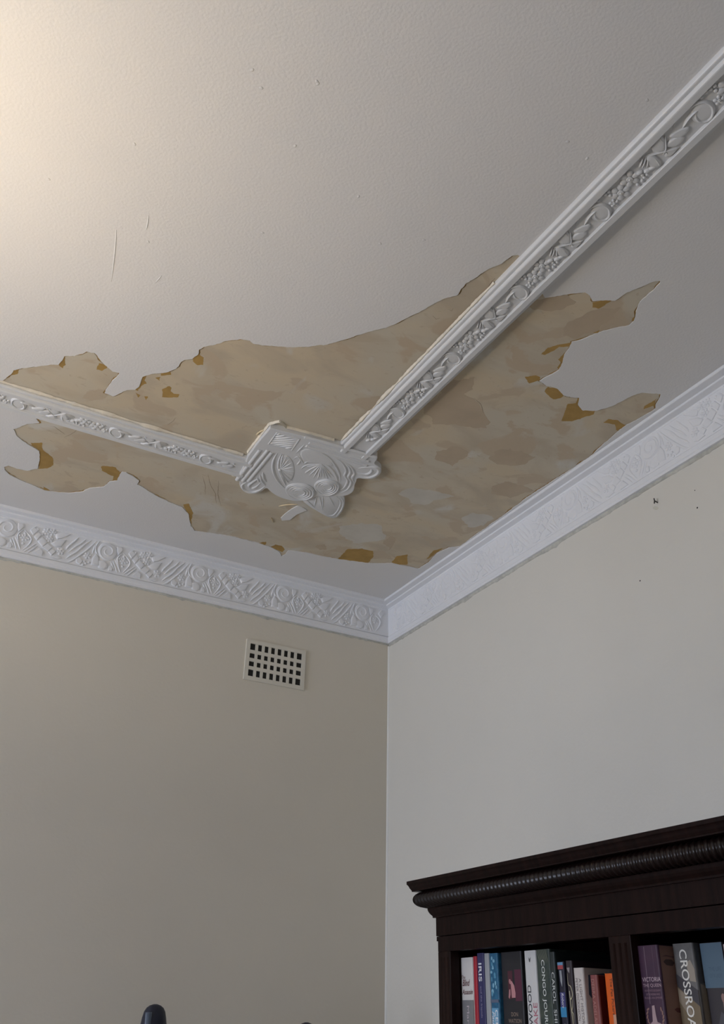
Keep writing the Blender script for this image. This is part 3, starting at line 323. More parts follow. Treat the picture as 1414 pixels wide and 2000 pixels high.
struct(MB().box((XW-.2, YW-.2, -.1), (.2, .2, 0)).build('floor', M_FLOOR), 'brown boarded floor below the picture', 'floor')
wall_left = struct(MB().box((XW-.2, 0, 0), (.2, .2, H+.2)).build('wall_left', M_WALL_L), 'beige wall left of the room corner', 'wall')
wall_right = struct(MB().box((0, YW-.2, 0), (.2, 0, H+.2)).build('wall_right', M_WALL), 'pale cream wall right of the corner behind the bookcase', 'wall')
struct(MB().box((XW-.2, YW-.2, 0), (0, YW, H+.2)).build('wall_rear', M_WALL), 'cream wall behind the viewer', 'wall')
wf = MB()
wf.box((XW-.2, YW, 0), (XW, WIN[0], H+.2)).box((XW-.2, WIN[1], 0), (XW, 0, H+.2))
wf.box((XW-.2, WIN[0], 0), (XW, WIN[1], WIN[2])).box((XW-.2, WIN[0], WIN[3]), (XW, WIN[1], H+.2))
struct(wf.build('wall_front', M_WALL), 'cream wall with the window, beyond the left edge', 'wall')
win = MB()
for y0, y1, z0, z1 in ((WIN[0], WIN[0]+.06, WIN[2], WIN[3]), (WIN[1]-.06, WIN[1], WIN[2], WIN[3]), (WIN[0], WIN[1], WIN[2], WIN[2]+.06), (WIN[0], WIN[1], WIN[3]-.06, WIN[3]), ((WIN[0]+WIN[1])/2-.025, (WIN[0]+WIN[1])/2+.025, WIN[2], WIN[3])):
    win.box((XW-.12, y0, z0), (XW-.06, y1, z1))
struct(win.build('window_1', M_TRIM), 'white framed window, source of the daylight', 'window')

# ceiling: ochre undercoat slab > skim sheet with holes > paint sheet with the big peeled hole
ceil = struct(MB().box((XW-.2, YW-.2, H), (.2, .2, H+.15)).build('ceiling', M_OCHRE), 'white painted ceiling with a large peeled patch of bare plaster', 'ceiling')
hole = ragged(ragged(T2(S['hole']), .010, .0022, 1.3, 45), .0035, .0012, 5.3, 160)
pb = MB(); sheet(pb, [(XW, YW), (0, YW), (0, 0), (XW, 0)], [hole], H, H-.0030)
paint = pb.build('paint_layer', M_CEIL, ceil)
paint['label'] = 'white ceiling paint around the peeled patch'
sk_out = offset_loop(hole, lambda i: -.0022 + .006*noise.noise(Vector((hole[i][0]*22, hole[i][1]*22, 4))) + .003*noise.noise(Vector((hole[i][0]*70, hole[i][1]*70, 9))))
skb = MB(); sheet(skb, sk_out, [], H, H-.0012)
# (the ochre spots lie where the skim has come away with the paint)
skim = skb.build('plaster_skim', M_SKIM, ceil)
skim['label'] = 'bare beige plaster where the paint has peeled'
for k, o in enumerate(S['ochre']):
    b = MB(); lp = ragged(ragged(T2(o), .006, .0030, 3.7+k, 60), .003, .0012, 4.2+k, 170)
    sheet(b, lp, [], H, H-.00145)
    b.build('ochre_spot', M_OCHRE, ceil)['label'] = 'ochre brown spot of exposed undercoat'
for k, (kind, o) in enumerate(S['patch']):
    b = MB(); lp = ragged(ragged(T2(o), .012, .016, 8.1+k, 14), .006, .005, 2.1+k, 60)
    sheet(b, lp, [], H, H-.00135 - .00001*k)
    b.build('plaster_patch', M_GREY if kind == 'grey' else M_TAN, ceil)['label'] = ('grey' if kind == 'grey' else 'darker tan') + ' smear in the bare plaster'
b = MB(); sheet(b, ragged(T2(S['flake']), .006, .001, 2, 90), [], H-.001, H-.004)
b.build('paint_flake', M_CEIL, ceil)['label'] = 'strip of loose white paint beside the ornament leaf'
b = MB(); sheet(b, ragged(T2(S['flap']), .006, .0008, 2, 90), [], H-.001, H-.0022)
b.build('paint_flap', plain('greyed paint', (.60, .58, .54), .8), ceil)['label'] = 'thin grey paint remnant at the edge of the peeled patch'
up = lambda z: (lambda x, y, h: (x, y, z - h))
for k, f in enumerate(S['crack']):
    b = MB(); stroke(b, ragged(T2(f), .008, .002, k, 60)[:-max(1, int(Vector((f[-1][0]-f[0][0], f[-1][1]-f[0][1])).length/.008))], .0026, .0004, up(H-.0012), n=1)
    b.build('crack', M_CRACK, ceil, smooth=True)['label'] = 'fine brown crack in the bare plaster'
for f in S['fibre']:
    b = MB(); stroke(b, T2(f), .0022, .003, up(H-.003)); b.build('loose_fibre', plain('straw fibre', (.75, .62, .40), .8), ceil, smooth=True)
for f in S['ridge']:
    b = MB(); stroke(b, T2(f), .0038, .0009, up(H-.003)); b.build('paint_ridge', M_CEIL, ceil, smooth=True)
for i, c in enumerate(S['bump']):
    b = MB(); dome(b, ellipse(c, .0038, .0028, i, 10), .0009, up(H-.003)); b.build('paint_blister', M_CEIL, ceil, smooth=True)

# ------------------------------------------------------------------ cornices (trim_1 left wall, trim_2 right wall, trim_3, trim_4 out of view)
CP = [(0.0, 0.0), (.0525, 0.0), (.0522, .0075), (.0505, .0085), (.0310, .0098), (.0310, .0140), (.0298, .0150), (.0140, .0185), (.0145, .0240), (.0132, .0255),
      (.0085, .1265), (.0040, .1285), (.0125, .1310), (.0118, .1440), (.0095, .1462), (.0092, .1530), (0.0, .1535)]
def cornice(name, side):
    b = MB(); n = len(CP)
    L = {'left': -XW, 'right': -YW, 'rear': -XW, 'front': -YW}[side]
    vs = []
    for end in (0, 1):
        for q, t in CP:
            a = q if end == 0 else L - q
            z = H - .003 - t if t > 0 else H
            vs.append({'left': (-a, -q, z), 'right': (-q, -a, z), 'rear': (-a, YW+q, z), 'front': (XW+q, -a, z)}[side])
    b.add(vs, [(i, i+1, n+i+1, n+i) for i in range(n-1)])
    return b.build(name, M_CORN)
trim_1 = struct(cornice('trim_1', 'left'), 'white embossed plaster cornice on the left wall', 'cornice')
trim_2 = struct(cornice('trim_2', 'right'), 'white embossed plaster cornice on the right wall', 'cornice')
struct(cornice('trim_3', 'rear'), 'white plaster cornice behind the viewer', 'cornice')
struct(cornice('trim_4', 'front'), 'white plaster cornice above the window', 'cornice')

def tmap(t): return .0280 + (t-.027)/(.125-.027)*(.1245-.0280)
def fr(side):
    def mp(s, t, h):
        t2 = tmap(t); q = .0132 - (t2-.0255)*(.0132-.0085)/(.1265-.0255)
        q += h; z = H - .003 - t2 - h*.047
        return (-s, -q, z) if side == 'left' else (-q, -s, z)
    return mp
K = S['cor']
PER_C = .3195
def cornice_motif(side, parent, offsets):
    mp = fr(side); hh = .0044 if side == 'left' else .0027
    items = []
    d = T2([K['disc']])[0]; r = .033
    b = MB(); dome(b, ellipse(d, r, r*.98, 0, 20), hh, mp, flat=True); items.append(('disc', b))
    b = MB(); mp2 = lambda s, t, h: mp(s, t, h + hh*.95); stroke(b, spiral_pts(d, r*.9, r*.15, 1.6, 2.2, -1), .007, .0022, mp2, n=2); items.append(('spiral', b))
    for o in K['blobs']:
        b = MB(); dome(b, T2(o), hh, mp, flat=True); items.append(('leaf', b))
    for c in K['flowers']:
        b = MB(); flower(b, tuple(c), .0135, hh*.9, mp); items.append(('flower', b))
    b = MB()
    for c in K['berries']: dome(b, ellipse(tuple(c), .0045, .0045, 0, 8), hh*.9, mp)
    items.append(('berries', b))
    for i, l in enumerate(K['lines']):
        b = MB(); stroke(b, T2(l), .0085 if 8 <= i < 12 else .006, hh, mp, n=4); items.append(('wave' if 8 <= i < 12 else 'rib', b))
    ms = [(n, b.mesh(n, M_CORN, smooth=True, sharp=50)) for n, b in items]
    for off in offsets:
        for n, me in ms:
            lo = min((-v.co.x if side == 'left' else -v.co.y) for v in me.vertices) + off
            if lo < .03: continue
            link(n, me, parent, (-off, 0, 0) if side == 'left' else (0, -off, 0))
cornice_motif('left', trim_1, [PER_C*k for k in range(-4, 3)])
cornice_motif('right', trim_2, [PER_C*k - .03 for k in range(-4, 4)])

def caulk(name, side, parent, L):
    b = MB(); n = int(L/.012); ring = 6; vs = []
    for i in range(n+1):
        s = .004 + i*L/n
        k = noise.noise(Vector((s*9, 2.0 if side == 'left' else 7.0, 0))) + .8*noise.noise(Vector((s*45, 1, 3)))
        zz = .0035 + .004*max(0, k) + (.002 if side == 'right' else 0)
        for j in range(ring):
            a = math.pi*j/(ring-1)
            q = .0035*math.sin(a)*(1+.6*noise.noise(Vector((s*60, j, 5)))); z = H-.156 - zz*(1-math.cos(a)) + .002
            vs.append((-s, -q, z) if side == 'left' else (-q, -s, z))
    b.add(vs, [(i*ring+j, i*ring+j+1, (i+1)*ring+j+1, (i+1)*ring+j) for i in range(n) for j in range(ring-1)])
    o = b.build(name, M_CAULK, parent, smooth=True); o['label'] = 'rough dirty filler along the bottom of the cornice'
caulk('filler_line', 'left', trim_1, 3.6)
caulk('filler_line', 'right', trim_2, 3.4)
# bead of paint down the room corner
b = MB(); vs = []
for i in range(60):
    z = i*(H-.165)/59
    for a in (0, .5, 1):
        vs.append((-.0055*(1-a), -.0055*a, z) if a != .5 else (-.0042, -.0042, z))
b.add(vs, [(i*3+j, i*3+j+1, (i+1)*3+j+1, (i+1)*3+j) for i in range(59) for j in range(2)])
b.build('corner_bead', plain('corner paint', (.80, .79, .74), .6), wall_right, smooth=True)

# nicks and a nail on the right wall
for (y, z, r) in ((-1.266, 2.551, .0022), (-1.479, 2.661, .0024), (-1.481, 2.709, .0016), (-1.70, 2.50, .002)):
    b = MB(); dome(b, ellipse((y, z), r, r, 0, 10), .0004, lambda y, z, h: (-h, y, z)); b.build('nail_hole', M_HOLE, wall_right)
nail = tag(empty('wall_nail', (0, -1.361, 2.734)), 'small dark bent nail in the right wall below the cornice', 'nail')
b = MB()
for i, (p, q) in enumerate((((.001, 0, 0), (-.010, 0, .002)), ((-.010, 0, .002), (-.013, -.002, .008)), ((-.010, 0, .002), (-.011, .001, -.005)))):
    a, c = Vector(p), Vector(q); d = (c-a).normalized(); u = d.orthogonal().normalized(); v = d.cross(u)
    vs = [tuple(e + (u*math.cos(k*math.pi/3) + v*math.sin(k*math.pi/3))*.0018) for e in (a, c) for k in range(6)]
    b.add(vs, [(k, (k+1) % 6, 6+(k+1) % 6, 6+k) for k in range(6)] + [tuple(range(6)), tuple(range(6, 12))])
b.build('shank', M_NAIL, nail)
# torn wall paint by the nail
b = MB(); dome(b, ellipse((-1.352, 2.722), .011, .005, .6, 12), .0006, lambda y, z, h: (-h, y, z)); b.build('paint_scuff', plain('scuffed paint', (.60, .585, .50), .8), wall_right)

# ------------------------------------------------------------------ ceiling mouldings (trim_5 along the left wall, trim_6 along the right wall)
MW = .0520
MP_ = [(-MW, 0), (-MW, .0085), (-MW+.0007, .0112), (-MW+.0022, .0129), (-MW+.0042, .0136), (-MW+.0092, .0136), (-MW+.0095, .0165), (-MW+.0104, .0193), (-MW+.0122, .0211), (-MW+.0142, .0217), (-.0262, .0215), (-.0255, .0205), (-.0250, .0142),
       (.0250, .0142), (.0255, .0205), (.0262, .0215), (MW-.0130, .0215), (MW-.0120, .0205), (MW-.0115, .0140), (MW-.0105, .0130), (MW-.0010, .0125), (MW, .0115), (MW, 0)]
RX, LY = -.6360, -.6545
def moulding(name, side, a0, a1):
    b = MB(); n = len(MP_); vs = []
    for a in (a0, a1):
        for v, d in MP_:
            z = H - d
            vs.append((RX+v, -a, z) if side == 'right' else (-a, LY+v, z))
    b.add(vs, [(i, i+1, n+i+1, n+i) for i in range(n-1)] + [tuple(range(n)), tuple(range(n, 2*n))])
    return b.build(name, M_TRIM)
trim_5 = struct(moulding('trim_5', 'left', .86, 3.55), 'white embossed ceiling moulding running to the left from the corner ornament', 'moulding')
trim_6 = struct(moulding('trim_6', 'right', .885, 3.65), 'white embossed ceiling moulding running to the upper right from the corner ornament', 'moulding')
Q = S['motif']
PER_M = .257
def moulding_motif(side, parent, offsets, lo_lim):
    zf = H - .0142; hh = .0046
    mp = (lambda s, v, h: (RX+v, -(1.9444+s), zf-h)) if side == 'right' else (lambda s, v, h: (-(1.8094+s), LY+v, zf-h))
    base = 1.9444 if side == 'right' else 1.8094
    items = []
    for c in Q['flowers']:
        b = MB(); flower(b, (c[0], c[1]), .0195, hh, mp, 6); items.append(('flower', b))
    b = MB(); flower(b, tuple(Q['bud']), .010, hh*.9, mp, 5); items.append(('bud', b))
    b = MB()
    for c in Q['berries']: dome(b, ellipse(tuple(c), .004, .004, 0, 8), hh, mp)
    for c in Q['berries']: dome(b, ellipse((c[0]+.066, -c[1]*.8), .0034, .0034, 0, 8), hh, mp)
    items.append(('berries', b))
    b = MB(); dome(b, ellipse(tuple(Q['disc']), .021, .0205, 0, 18), hh*.75, mp, flat=True); items.append(('disc', b))
    b = MB(); stroke(b, T2(Q['spiral']), .0085, hh*1.15, mp, n=4); items.append(('spiral', b))
    b = MB(); stroke(b, T2(Q['stem']), .0055, hh*1.3, mp); items.append(('stem', b))
    for o in Q['leafs']:
        b = MB(); dome(b, chaikin(T2(o), 1), hh*.85, mp, flat=True); items.append(('leaf', b))
    for l in Q['lines']:
        b = MB(); stroke(b, T2(l), .0036, hh*1.2, mp, n=3); items.append(('vein', b))
    for i, c in enumerate(Q['bells']):
        b = MB(); dome(b, ellipse(tuple(c), .0075, .0042, .5, 10), hh*1.1, mp); items.append(('bellflower', b))
    ms = [(n, b.mesh(n, M_TRIM, smooth=True, sharp=50)) for n, b in items]
    for off in offsets:
        for n, me in ms:
            cs = [(-v.co.y if side == 'right' else -v.co.x) + off for v in me.vertices]
            if min(cs) < lo_lim: continue
            link(n, me, parent, (0, -off, 0) if side == 'right' else (-off, 0, 0))
moulding_motif('right', trim_6, [PER_M*k for k in range(-4, 5)], .93)
moulding_motif('left', trim_5, [PER_M*k for k in range(-4, 3)], .90)
# rough cream fillets along the inner edges of the mouldings
def fillet(parent, side, a0, a1, w, seed):
    b = MB(); n = int((a1-a0)/.008); vs = []
    for i in range(n+1):
        a = a0 + (a1-a0)*i/n
        k = .5 + .9*noise.noise(Vector((a*16, seed, 0))) + .5*noise.noise(Vector((a*80, seed, 2)))
        k = max(.1, min(1.3, k + .35)); ww = w*k
        for du, dz in ((-ww, .0010), (-ww*.55, .0042*k), (-.0004, .0065*k+.002), (.0004, 0)):
            vs.append((RX-MW+du, -a, H-.0012-dz) if side == 'right' else (-a, LY-MW+du, H-.0012-dz))
    b.add(vs, [(i*4+j, i*4+j+1, (i+1)*4+j+1, (i+1)*4+j) for i in range(n) for j in range(3)])
    o = b.build('plaster_edge', M_EDGE, parent, smooth=True); o['label'] = 'rough cream plaster edge along the inner side of the moulding'
fillet(trim_5, 'left', .895, 1.58, .0075, 1.0)
fillet(trim_6, 'right', .915, 1.62, .0055, 5.0)
# missing paint on the outer lip of the left moulding
b = MB()
b.add([(-1.28+.25*i/20, LY+MW+.0006, H-.0002) for i in range(21)] + [(-1.28+.25*i/20, LY+MW+.0006, H-.0122+.0012*noise.noise(Vector((i*.7, 0, 0)))) for i in range(21)] + [(-1.28+.25*i/20, LY+MW-.0115, H-.0138) for i in range(21)],
      [(r*21+i, r*21+i+1, (r+1)*21+i+1, (r+1)*21+i) for i in range(20) for r in range(2)])
o = b.build('bare_lip', M_SKIM, trim_5); o['label'] = 'outer lip of the moulding stripped to brown plaster'

# ------------------------------------------------------------------ corner ornament
orn = tag(empty('corner_ornament', (-.70, -.72, H)), 'white plaster corner ornament with scrolls, fans and a leaf on the peeled ceiling', 'ornament')
def opart(name, b, m=M_TRIM, label=None, sharp=45):
    o = b.build(name, m, orn, (.70, .72, -H), smooth=True, sharp=sharp)
    if label: o['label'] = label
    return o
zb = H - .0005
mo = up(zb)
TOP = .0175
b = MB(); plate(b, chaikin(T2(S['o_leaf']), 2), .0125, mo, .002); opart('leaf', b)
b = MB()
for l in S['o_leafv']: stroke(b, T2(l), .0045, .0026, lambda x, y, h: mo(x, y, h + .0122))
opart('leaf_vein', b)
BODY = T2(S['o_body'])
BODY = BODY[:6] + chaikin(BODY[5:36], 2, False)[1:] + BODY[36:]
b = MB(); plate(b, BODY, TOP, mo, .0016); opart('plaque', b, sharp=30)
ms_ = lambda x, y, h: mo(x, y, h + TOP - .0003)
b = MB()
for i in range(4):
    F = T2(S['o_frame']); stroke(b, [F[i], F[(i+1) % 4]], .006, .0016, ms_, taper=False)
opart('panel_frame', b)
for l in S['o_bars']:
    b = MB(); stroke(b, T2(l), .0062, .0035, ms_); opart('panel_bar', b)
for l in S['o_reedL']:
    b = MB(); stroke(b, T2(l), .0120, .0042, ms_, taper=False); opart('reed', b)
for l in S['o_reedR']:
    b = MB(); stroke(b, T2(l), .0125, .0045, ms_, taper=False); opart('reed', b)
b = MB(); dome(b, chaikin(T2(S['o_fanL']), 1), .0022, ms_, flat=True); fan = opart('fan', b)
b = MB()
for q in S['o_fanLr']: stroke(b, [tuple(S['o_fanLc']), tuple(q)], .0036, .0024, lambda x, y, h: ms_(x, y, h+.0016))
opart('fan_ribs', b)
b = MB(); dome(b, ellipse(tuple(S['o_fanLc']), .006, .006, 0, 12), .006, ms_); opart('fan_boss', b)
b = MB(); dome(b, chaikin(T2(S['o_mid2']), 1), .0016, ms_, flat=True); opart('fan', b)
b = MB()
for q in S['o_fanRr']: stroke(b, [tuple(S['o_fanRc']), tuple(q)], .0042, .0026, ms_)
opart('fan_ribs', b)
for l in S['o_arcL']:
    b = MB(); stroke(b, T2(l), .0085, .0038, ms_); opart('arc', b)
for l in S['o_arcR']:
    b = MB(); stroke(b, T2(l), .0080, .0034, ms_); opart('arc', b)
for l in S['o_mid']:
    b = MB(); stroke(b, T2(l), .0065, .0022, ms_); opart('band', b)
for nm in ('L', 'R'):
    out = T2(S['o_vol%so' % nm]); c = tuple(S['o_vol%s' % nm])
    b = MB(); plate(b, chaikin(out, 2), .0040, ms_, .0014); opart('scroll', b, sharp=30)
    b = MB(); mv = lambda x, y, h: ms_(x, y, h + .0038)
    for sc in (.88, .70, .52, .34):
        lp = [(c[0] + (q[0]-c[0])*sc, c[1] + (q[1]-c[1])*sc) for q in out]
        lp = lp[:-1] if sc < .8 else lp
        stroke(b, lp + [(lp[0][0]*.5 + lp[-1][0]*.5, lp[0][1]*.5 + lp[-1][1]*.5)], .0044, .0026, mv, n=3)
    opart('scroll_coil', b)
for k in ('o_loopR', 'o_loopL'):
    for l in S[k]:
        b = MB(); stroke(b, T2(l), .0095, .0042, ms_); opart('loop', b)
# rough cream edge of the ornament
b = MB(); pts = T2(S['edge_orn'])
for p, q in zip(pts, pts[1:]):
    p, q = Vector(p), Vector(q); m = max(2, int((q-p).length/.006))
    run = []
    for i in range(m+1):
        c = p.lerp(q, i/m); k = .0016*noise.noise(Vector((c.x*120, c.y*120, 6)))
        run.append((c.x+k, c.y+k))
    stroke(b, run, .0060, .0065, up(H-.002), n=1, taper=False)
opart('plaster_edge', b, M_EDGE, 'rough cream plaster edge on the inner side of the ornament')

# crumbs of plaster at the ends of the mouldings
b = MB()
for (x, y) in ((-.868, -.612), (-.878, -.600)):
    dome(b, ragged(ellipse((x, y), .012, .010, .4, 12), .006, .002, 3, 90), .012, mo)
opart('plaster_lump', b, M_EDGE, 'lump of raw plaster at the end of the left moulding')

# ------------------------------------------------------------------ vent on the left wall
vent = tag(empty('air_vent', (-.455, 0, 2.625)), 'cream perforated air vent on the left wall below the cornice', 'vent')
b = MB(); w2, h2, fw = .112, .072, .014
for a, c in (((-w2, -h2), (w2, -h2+fw)), ((-w2, h2-fw), (w2, h2)), ((-w2, -h2+fw), (-w2+fw, h2-fw)), ((w2-fw, -h2+fw), (w2, h2-fw))):
    b.box((a[0], 0, a[1]), (c[0], -.007, c[1]))
b.build('frame', M_WHITEMETAL, vent)
MB().box((-w2+.002, -.0005, -h2+.002), (w2-.002, -.0020, h2-.002)).build('dark_sheet', M_HOLE, vent)  # dark sheet painting in the darkness seen through the vent holes
for i in range(1, 8):
    x = -w2+fw + (2*w2-2*fw)*i/8
    MB().box((x-.005, -.0012, -h2+fw), (x+.005, -.0058, h2-fw)).build('vertical_bar', M_WHITEMETAL, vent)
for i in range(1, 4):
    z = -h2+fw + (2*h2-2*fw)*i/4
    MB().box((-w2+fw, -.0012, z-.006), (w2-fw, -.0062, z+.006)).build('horizontal_bar', M_WHITEMETAL, vent)

# ------------------------------------------------------------------ bookcase
YL, YR, XF = -.834, -2.02, -.35
SHELF = 1.432
def ring_sweep(b, prof, closed=False):
    rows = [[(0, YL+o, H+z), (XF-o, YL+o, H+z), (XF-o, YR-o, H+z), (0, YR-o, H+z)] for o, z in prof]
    n = len(rows); vs = [p for r in rows for p in r]
    fs = [(i*4+j, i*4+j+1, ((i+1) % n)*4+j+1, ((i+1) % n)*4+j) for i in range(n if closed else n-1) for j in range(3)]
    b.add(vs, fs)
    return rows
bc = tag(empty('bookcase', (XF/2, (YL+YR)/2, 0)), 'tall dark mahogany bookcase with reeded cornice against the right wall', 'bookcase')
BO = (-XF/2, -(YL+YR)/2, 0)
def bpart(name, b, m=M_WOOD, **k):
    lab = k.pop('label', None)
    o = b.build(name, m, bc, BO, **k)
    if lab: o['label'] = lab
    return o
b = MB()
CR = [(-.03, -1.0982), (.0521, -1.0982), (.0521, -1.1051), (.0500, -1.1070), (.0485, -1.1095), (.0468, -1.1135), (.0441, -1.1178), (.0433, -1.1185), (.0433, -1.1212), (.0100, -1.1215)]
ring_sweep(b, CR, True)
b.add([(0, YL+.0, H-1.0984), (XF, YL, H-1.0984), (XF, YR, H-1.0984), (0, YR, H-1.0984)], [(0, 1, 2, 3)])
bpart('crown_moulding', b)
# reeded torus
b = MB(); NS = 14
def reed_run(b, pts_fn, length, n):
    vs = []
    for i in range(n+1):
        s = i*length/n
        for j in range(NS):
            a = math.pi*(.58 - 1.22*j/(NS-1))
            tw = s + .0012*math.sin(a)
            k = 1 - .17*(1-abs(math.sin(math.pi*tw/.0128)))
            vs.append(pts_fn(s, .0195 + .0228*k*math.cos(a), -1.1390 + .0185*k*math.sin(a)))
    b.add(vs, [(i*NS+j, i*NS+j+1, (i+1)*NS+j+1, (i+1)*NS+j) for i in range(n) for j in range(NS-1)])
reed_run(b, lambda s, o, z: (XF-o, YL+o-s*(1+2*o/(YL-YR))*1.0, H+z), YL-YR, 640)
reed_run(b, lambda s, o, z: (-s*(1+o/(-XF)), YL+o, H+z), -XF, 180)
reed_run(b, lambda s, o, z: (-s*(1+o/(-XF)), YR-o, H+z), -XF, 180)
bpart('reeded_torus', b, M_REED, smooth=True)
b = MB(); ring_sweep(b, [(-.01, -1.1560), (.0164, -1.1575), (.0164, -1.1607), (.0155, -1.1641), (.0130, -1.1690), (.0085, -1.1741), (.0079, -1.1750), (.0079, -1.1784), (-.01, -1.1785)])
bpart('lower_moulding', b)
b = MB().box((0, YL+.0024, H-1.2172), (XF-.0024, YR-.0024, H-1.150))
bpart('frieze_board', b)
for y in (YL, YR):
    MB_ = MB().box((-.02, y-.012, H-1.2272), (XF+.003, y+.0090 if y == YL else y+.012, H-1.2176))
    if y == YR: MB_ = MB().box((-.02, y-.009, H-1.2272), (XF+.003, y+.012, H-1.2176))
    bpart('side_bead', MB_)
b = MB().box((XF+.024, YL-.001, H-1.2500), (XF, YR+.001, H-1.2190)); bpart('top_rail', b)
STW = [(-.834, -.8845), (-1.398, -1.4545), (-1.970, -2.02)]
for i, (y0, y1) in enumerate(STW):
    b = MB().box((XF+.024, y0, .10), (XF, y1, H-1.2500))
    w = y0 - y1
    bpart('stile', b, M_WOODV, bevel=.0015)
    for f in (.24, .5, .76):
        MB_ = MB(); yy = y0 - w*f
        stroke(MB_, [(yy, .14), (yy, H-1.262)], .009, .0004, lambda y, z, h: (XF-h, y, z), taper=False)
        bpart('stile_reed', MB_, M_WOODV, smooth=True)
bpart('side_panel', MB().box((0, YL, 0), (XF+.024, YL-.022, H-1.2176)), M_WOODV)
bpart('inner_lining', MB().box((-.012, YL-.022, .1), (XF+.024, YL-.026, H-1.255)), M_WOODIN, label='red brown inner face of the bookcase side')
bpart('side_panel', MB().box((0, YR, 0), (XF+.024, YR+.022, H-1.2176)), M_WOODV)
bpart('divider', MB().box((-.012, -1.414, .1), (XF+.024, -1.4385, H-1.2176)), M_WOODV)
bpart('back_panel', MB().box((-.002, YL-.022, .05), (-.012, YR+.022, H-1.2176)), M_WOODV)
bpart('top_board', MB().box((-.002, YL-.022, H-1.1785), (XF+.024, YR+.022, H-1.2172+.012)))
for z in (.12, .45, .78, 1.10, SHELF):
    bpart('shelf', MB().box((-.012, YL-.026, z-.022), (XF+.028, -1.414, z)))
    bpart('shelf', MB().box((-.012, -1.4385, z-.022), (XF+.028, YR+.022, z)))
bpart('plinth', MB().box((0, YL+.012, 0), (XF-.012, YR-.012, .10)))

# ------------------------------------------------------------------ books
def text_mesh(body, mat_, length=None, height=None, bold=0.0, shear=0.0):
    cu = bpy.data.curves.new('t', 'FONT'); cu.body = body; cu.size = 1.0; cu.offset = bold; cu.shear = shear
    cu.resolution_u = 3; cu.space_line = .9
    to = bpy.data.objects.new('t', cu); COL.objects.link(to)
    bpy.context.view_layer.update()
    me = bpy.data.meshes.new_from_object(to.evaluated_get(bpy.context.evaluated_depsgraph_get()))
    bpy.data.objects.remove(to); bpy.data.curves.remove(cu)
    xs = [v.co.x for v in me.vertices]; ys = [v.co.y for v in me.vertices]
    x0, x1, y0, y1 = min(xs), max(xs), min(ys), max(ys)
    sx = length/(x1-x0) if length else None; sy = height/(y1-y0) if height else None
    sx = sx or sy; sy = sy or sx
    for v in me.vertices: v.co = ((v.co.x-(x0+x1)/2)*sx, (v.co.y-(y0+y1)/2)*sy, 0)
    me.materials.clear(); me.materials.append(mat_)
    return me
ROT = {'flat': Matrix(((0,0,-1),(-1,0,0),(0,1,0))), 'down': Matrix(((0,0,-1),(0,-1,0),(-1,0,0))), 'up': Matrix(((0,0,-1),(0,1,0),(1,0,0)))}
BK = {b[0]: b[1:] for b in S['books']}
books = {}
def book(key, label, col, depth=.15, rough=.45, pages=True, col2=None, vscale=20, hard=False):
    e, y0, y1, zt = BK[key]
    if key == 'portrait': y1 += .0006
    root = tag(empty('book', (-e, (y0+y1)/2, SHELF)), label, 'book', 'books on the top shelf')
    hh, w = zt-SHELF, y0-y1
    m = mat(key+' cover', col, rough, col2=col2, vscale=vscale, detail=3, spec=.35)
    b = MB(); t = .0016; n = 5
    # cover: two boards and a slightly rounded spine, one wrapped sheet
    sec = [(depth, -w/2)] + [(.004*(1-math.sin(math.pi/2*i/n)), -w/2 + .0035*(1-math.cos(math.pi/2*i/n))) for i in range(n+1)]
    sec = sec + [(a, -q) for a, q in reversed(sec)]
    ins = [(depth, -w/2+t)] + [(.006, -w/2+t), (.006, w/2-t), (depth, w/2-t)]
    N = len(sec)
    loop = sec + list(reversed(ins))
    L = len(loop)
    b.add([(a, q, 0) for a, q in loop] + [(a, q, hh) for a, q in loop], [(i, (i+1) % L, L+(i+1) % L, L+i) for i in range(L)])
    for base, z in ((0, 0), (L, hh)):
        tr = geometry.tessellate_polygon([[Vector((a, q, 0)) for a, q in loop]])
        b.add([(a, q, z) for a, q in loop], tr)
    b.build('cover', m, root)
    MB().box((.0062, -w/2+t+.0001, .003), (depth-.004, w/2-t-.0001, hh-.0025)).build('page_block', M_PAGE, root)
    books[key] = (root, w, hh, e, y0, y1, zt)
    return root
def title(key, body, col, rot, dy, z, length=None, height=None, bold=0.0, shear=0.0, name='lettering'):
    """dy: across the spine from its middle, positive to the right as seen; z: world height of the middle"""
    root, w, hh, e, y0, y1, zt = books[key]
    me = text_mesh(body, plain('print', col, .5), length, height, bold, shear)
    o = link(name, me, root)
    o.matrix_local = Matrix.Translation((-.0004, -dy, z-SHELF)) @ ROT[rot].to_4x4()
    return o
def art(key, pts, col, name='cover_art', lift=.0003, dome_=None):
    """flat printed shape on the spine: pts = (across, world height)"""
    root, w, hh, e, y0, y1, zt = books[key]
    b = MB(); tr = geometry.tessellate_polygon([[Vector((a, z, 0)) for a, z in pts]])
    b.add([(-lift, -a, z-SHELF) for a, z in pts], tr)
    return b.build(name, plain('print', col, .5), root)
def side_art(key, pts, col, name='cover_art', lift=.0004):
    """flat printed shape on the right-hand cover: pts = (distance from the spine, world height)"""
    root, w, hh, e, y0, y1, zt = books[key]
    b = MB(); tr = geometry.tessellate_polygon([[Vector((a, z, 0)) for a, z in pts]])
    b.add([(a, -w/2-lift, z-SHELF) for a, z in pts], tr)
    return b.build(name, plain('print', col, .5), root)
def rect(a0, a1, z0, z1): return [(a0, z0), (a1, z0), (a1, z1), (a0, z1)]

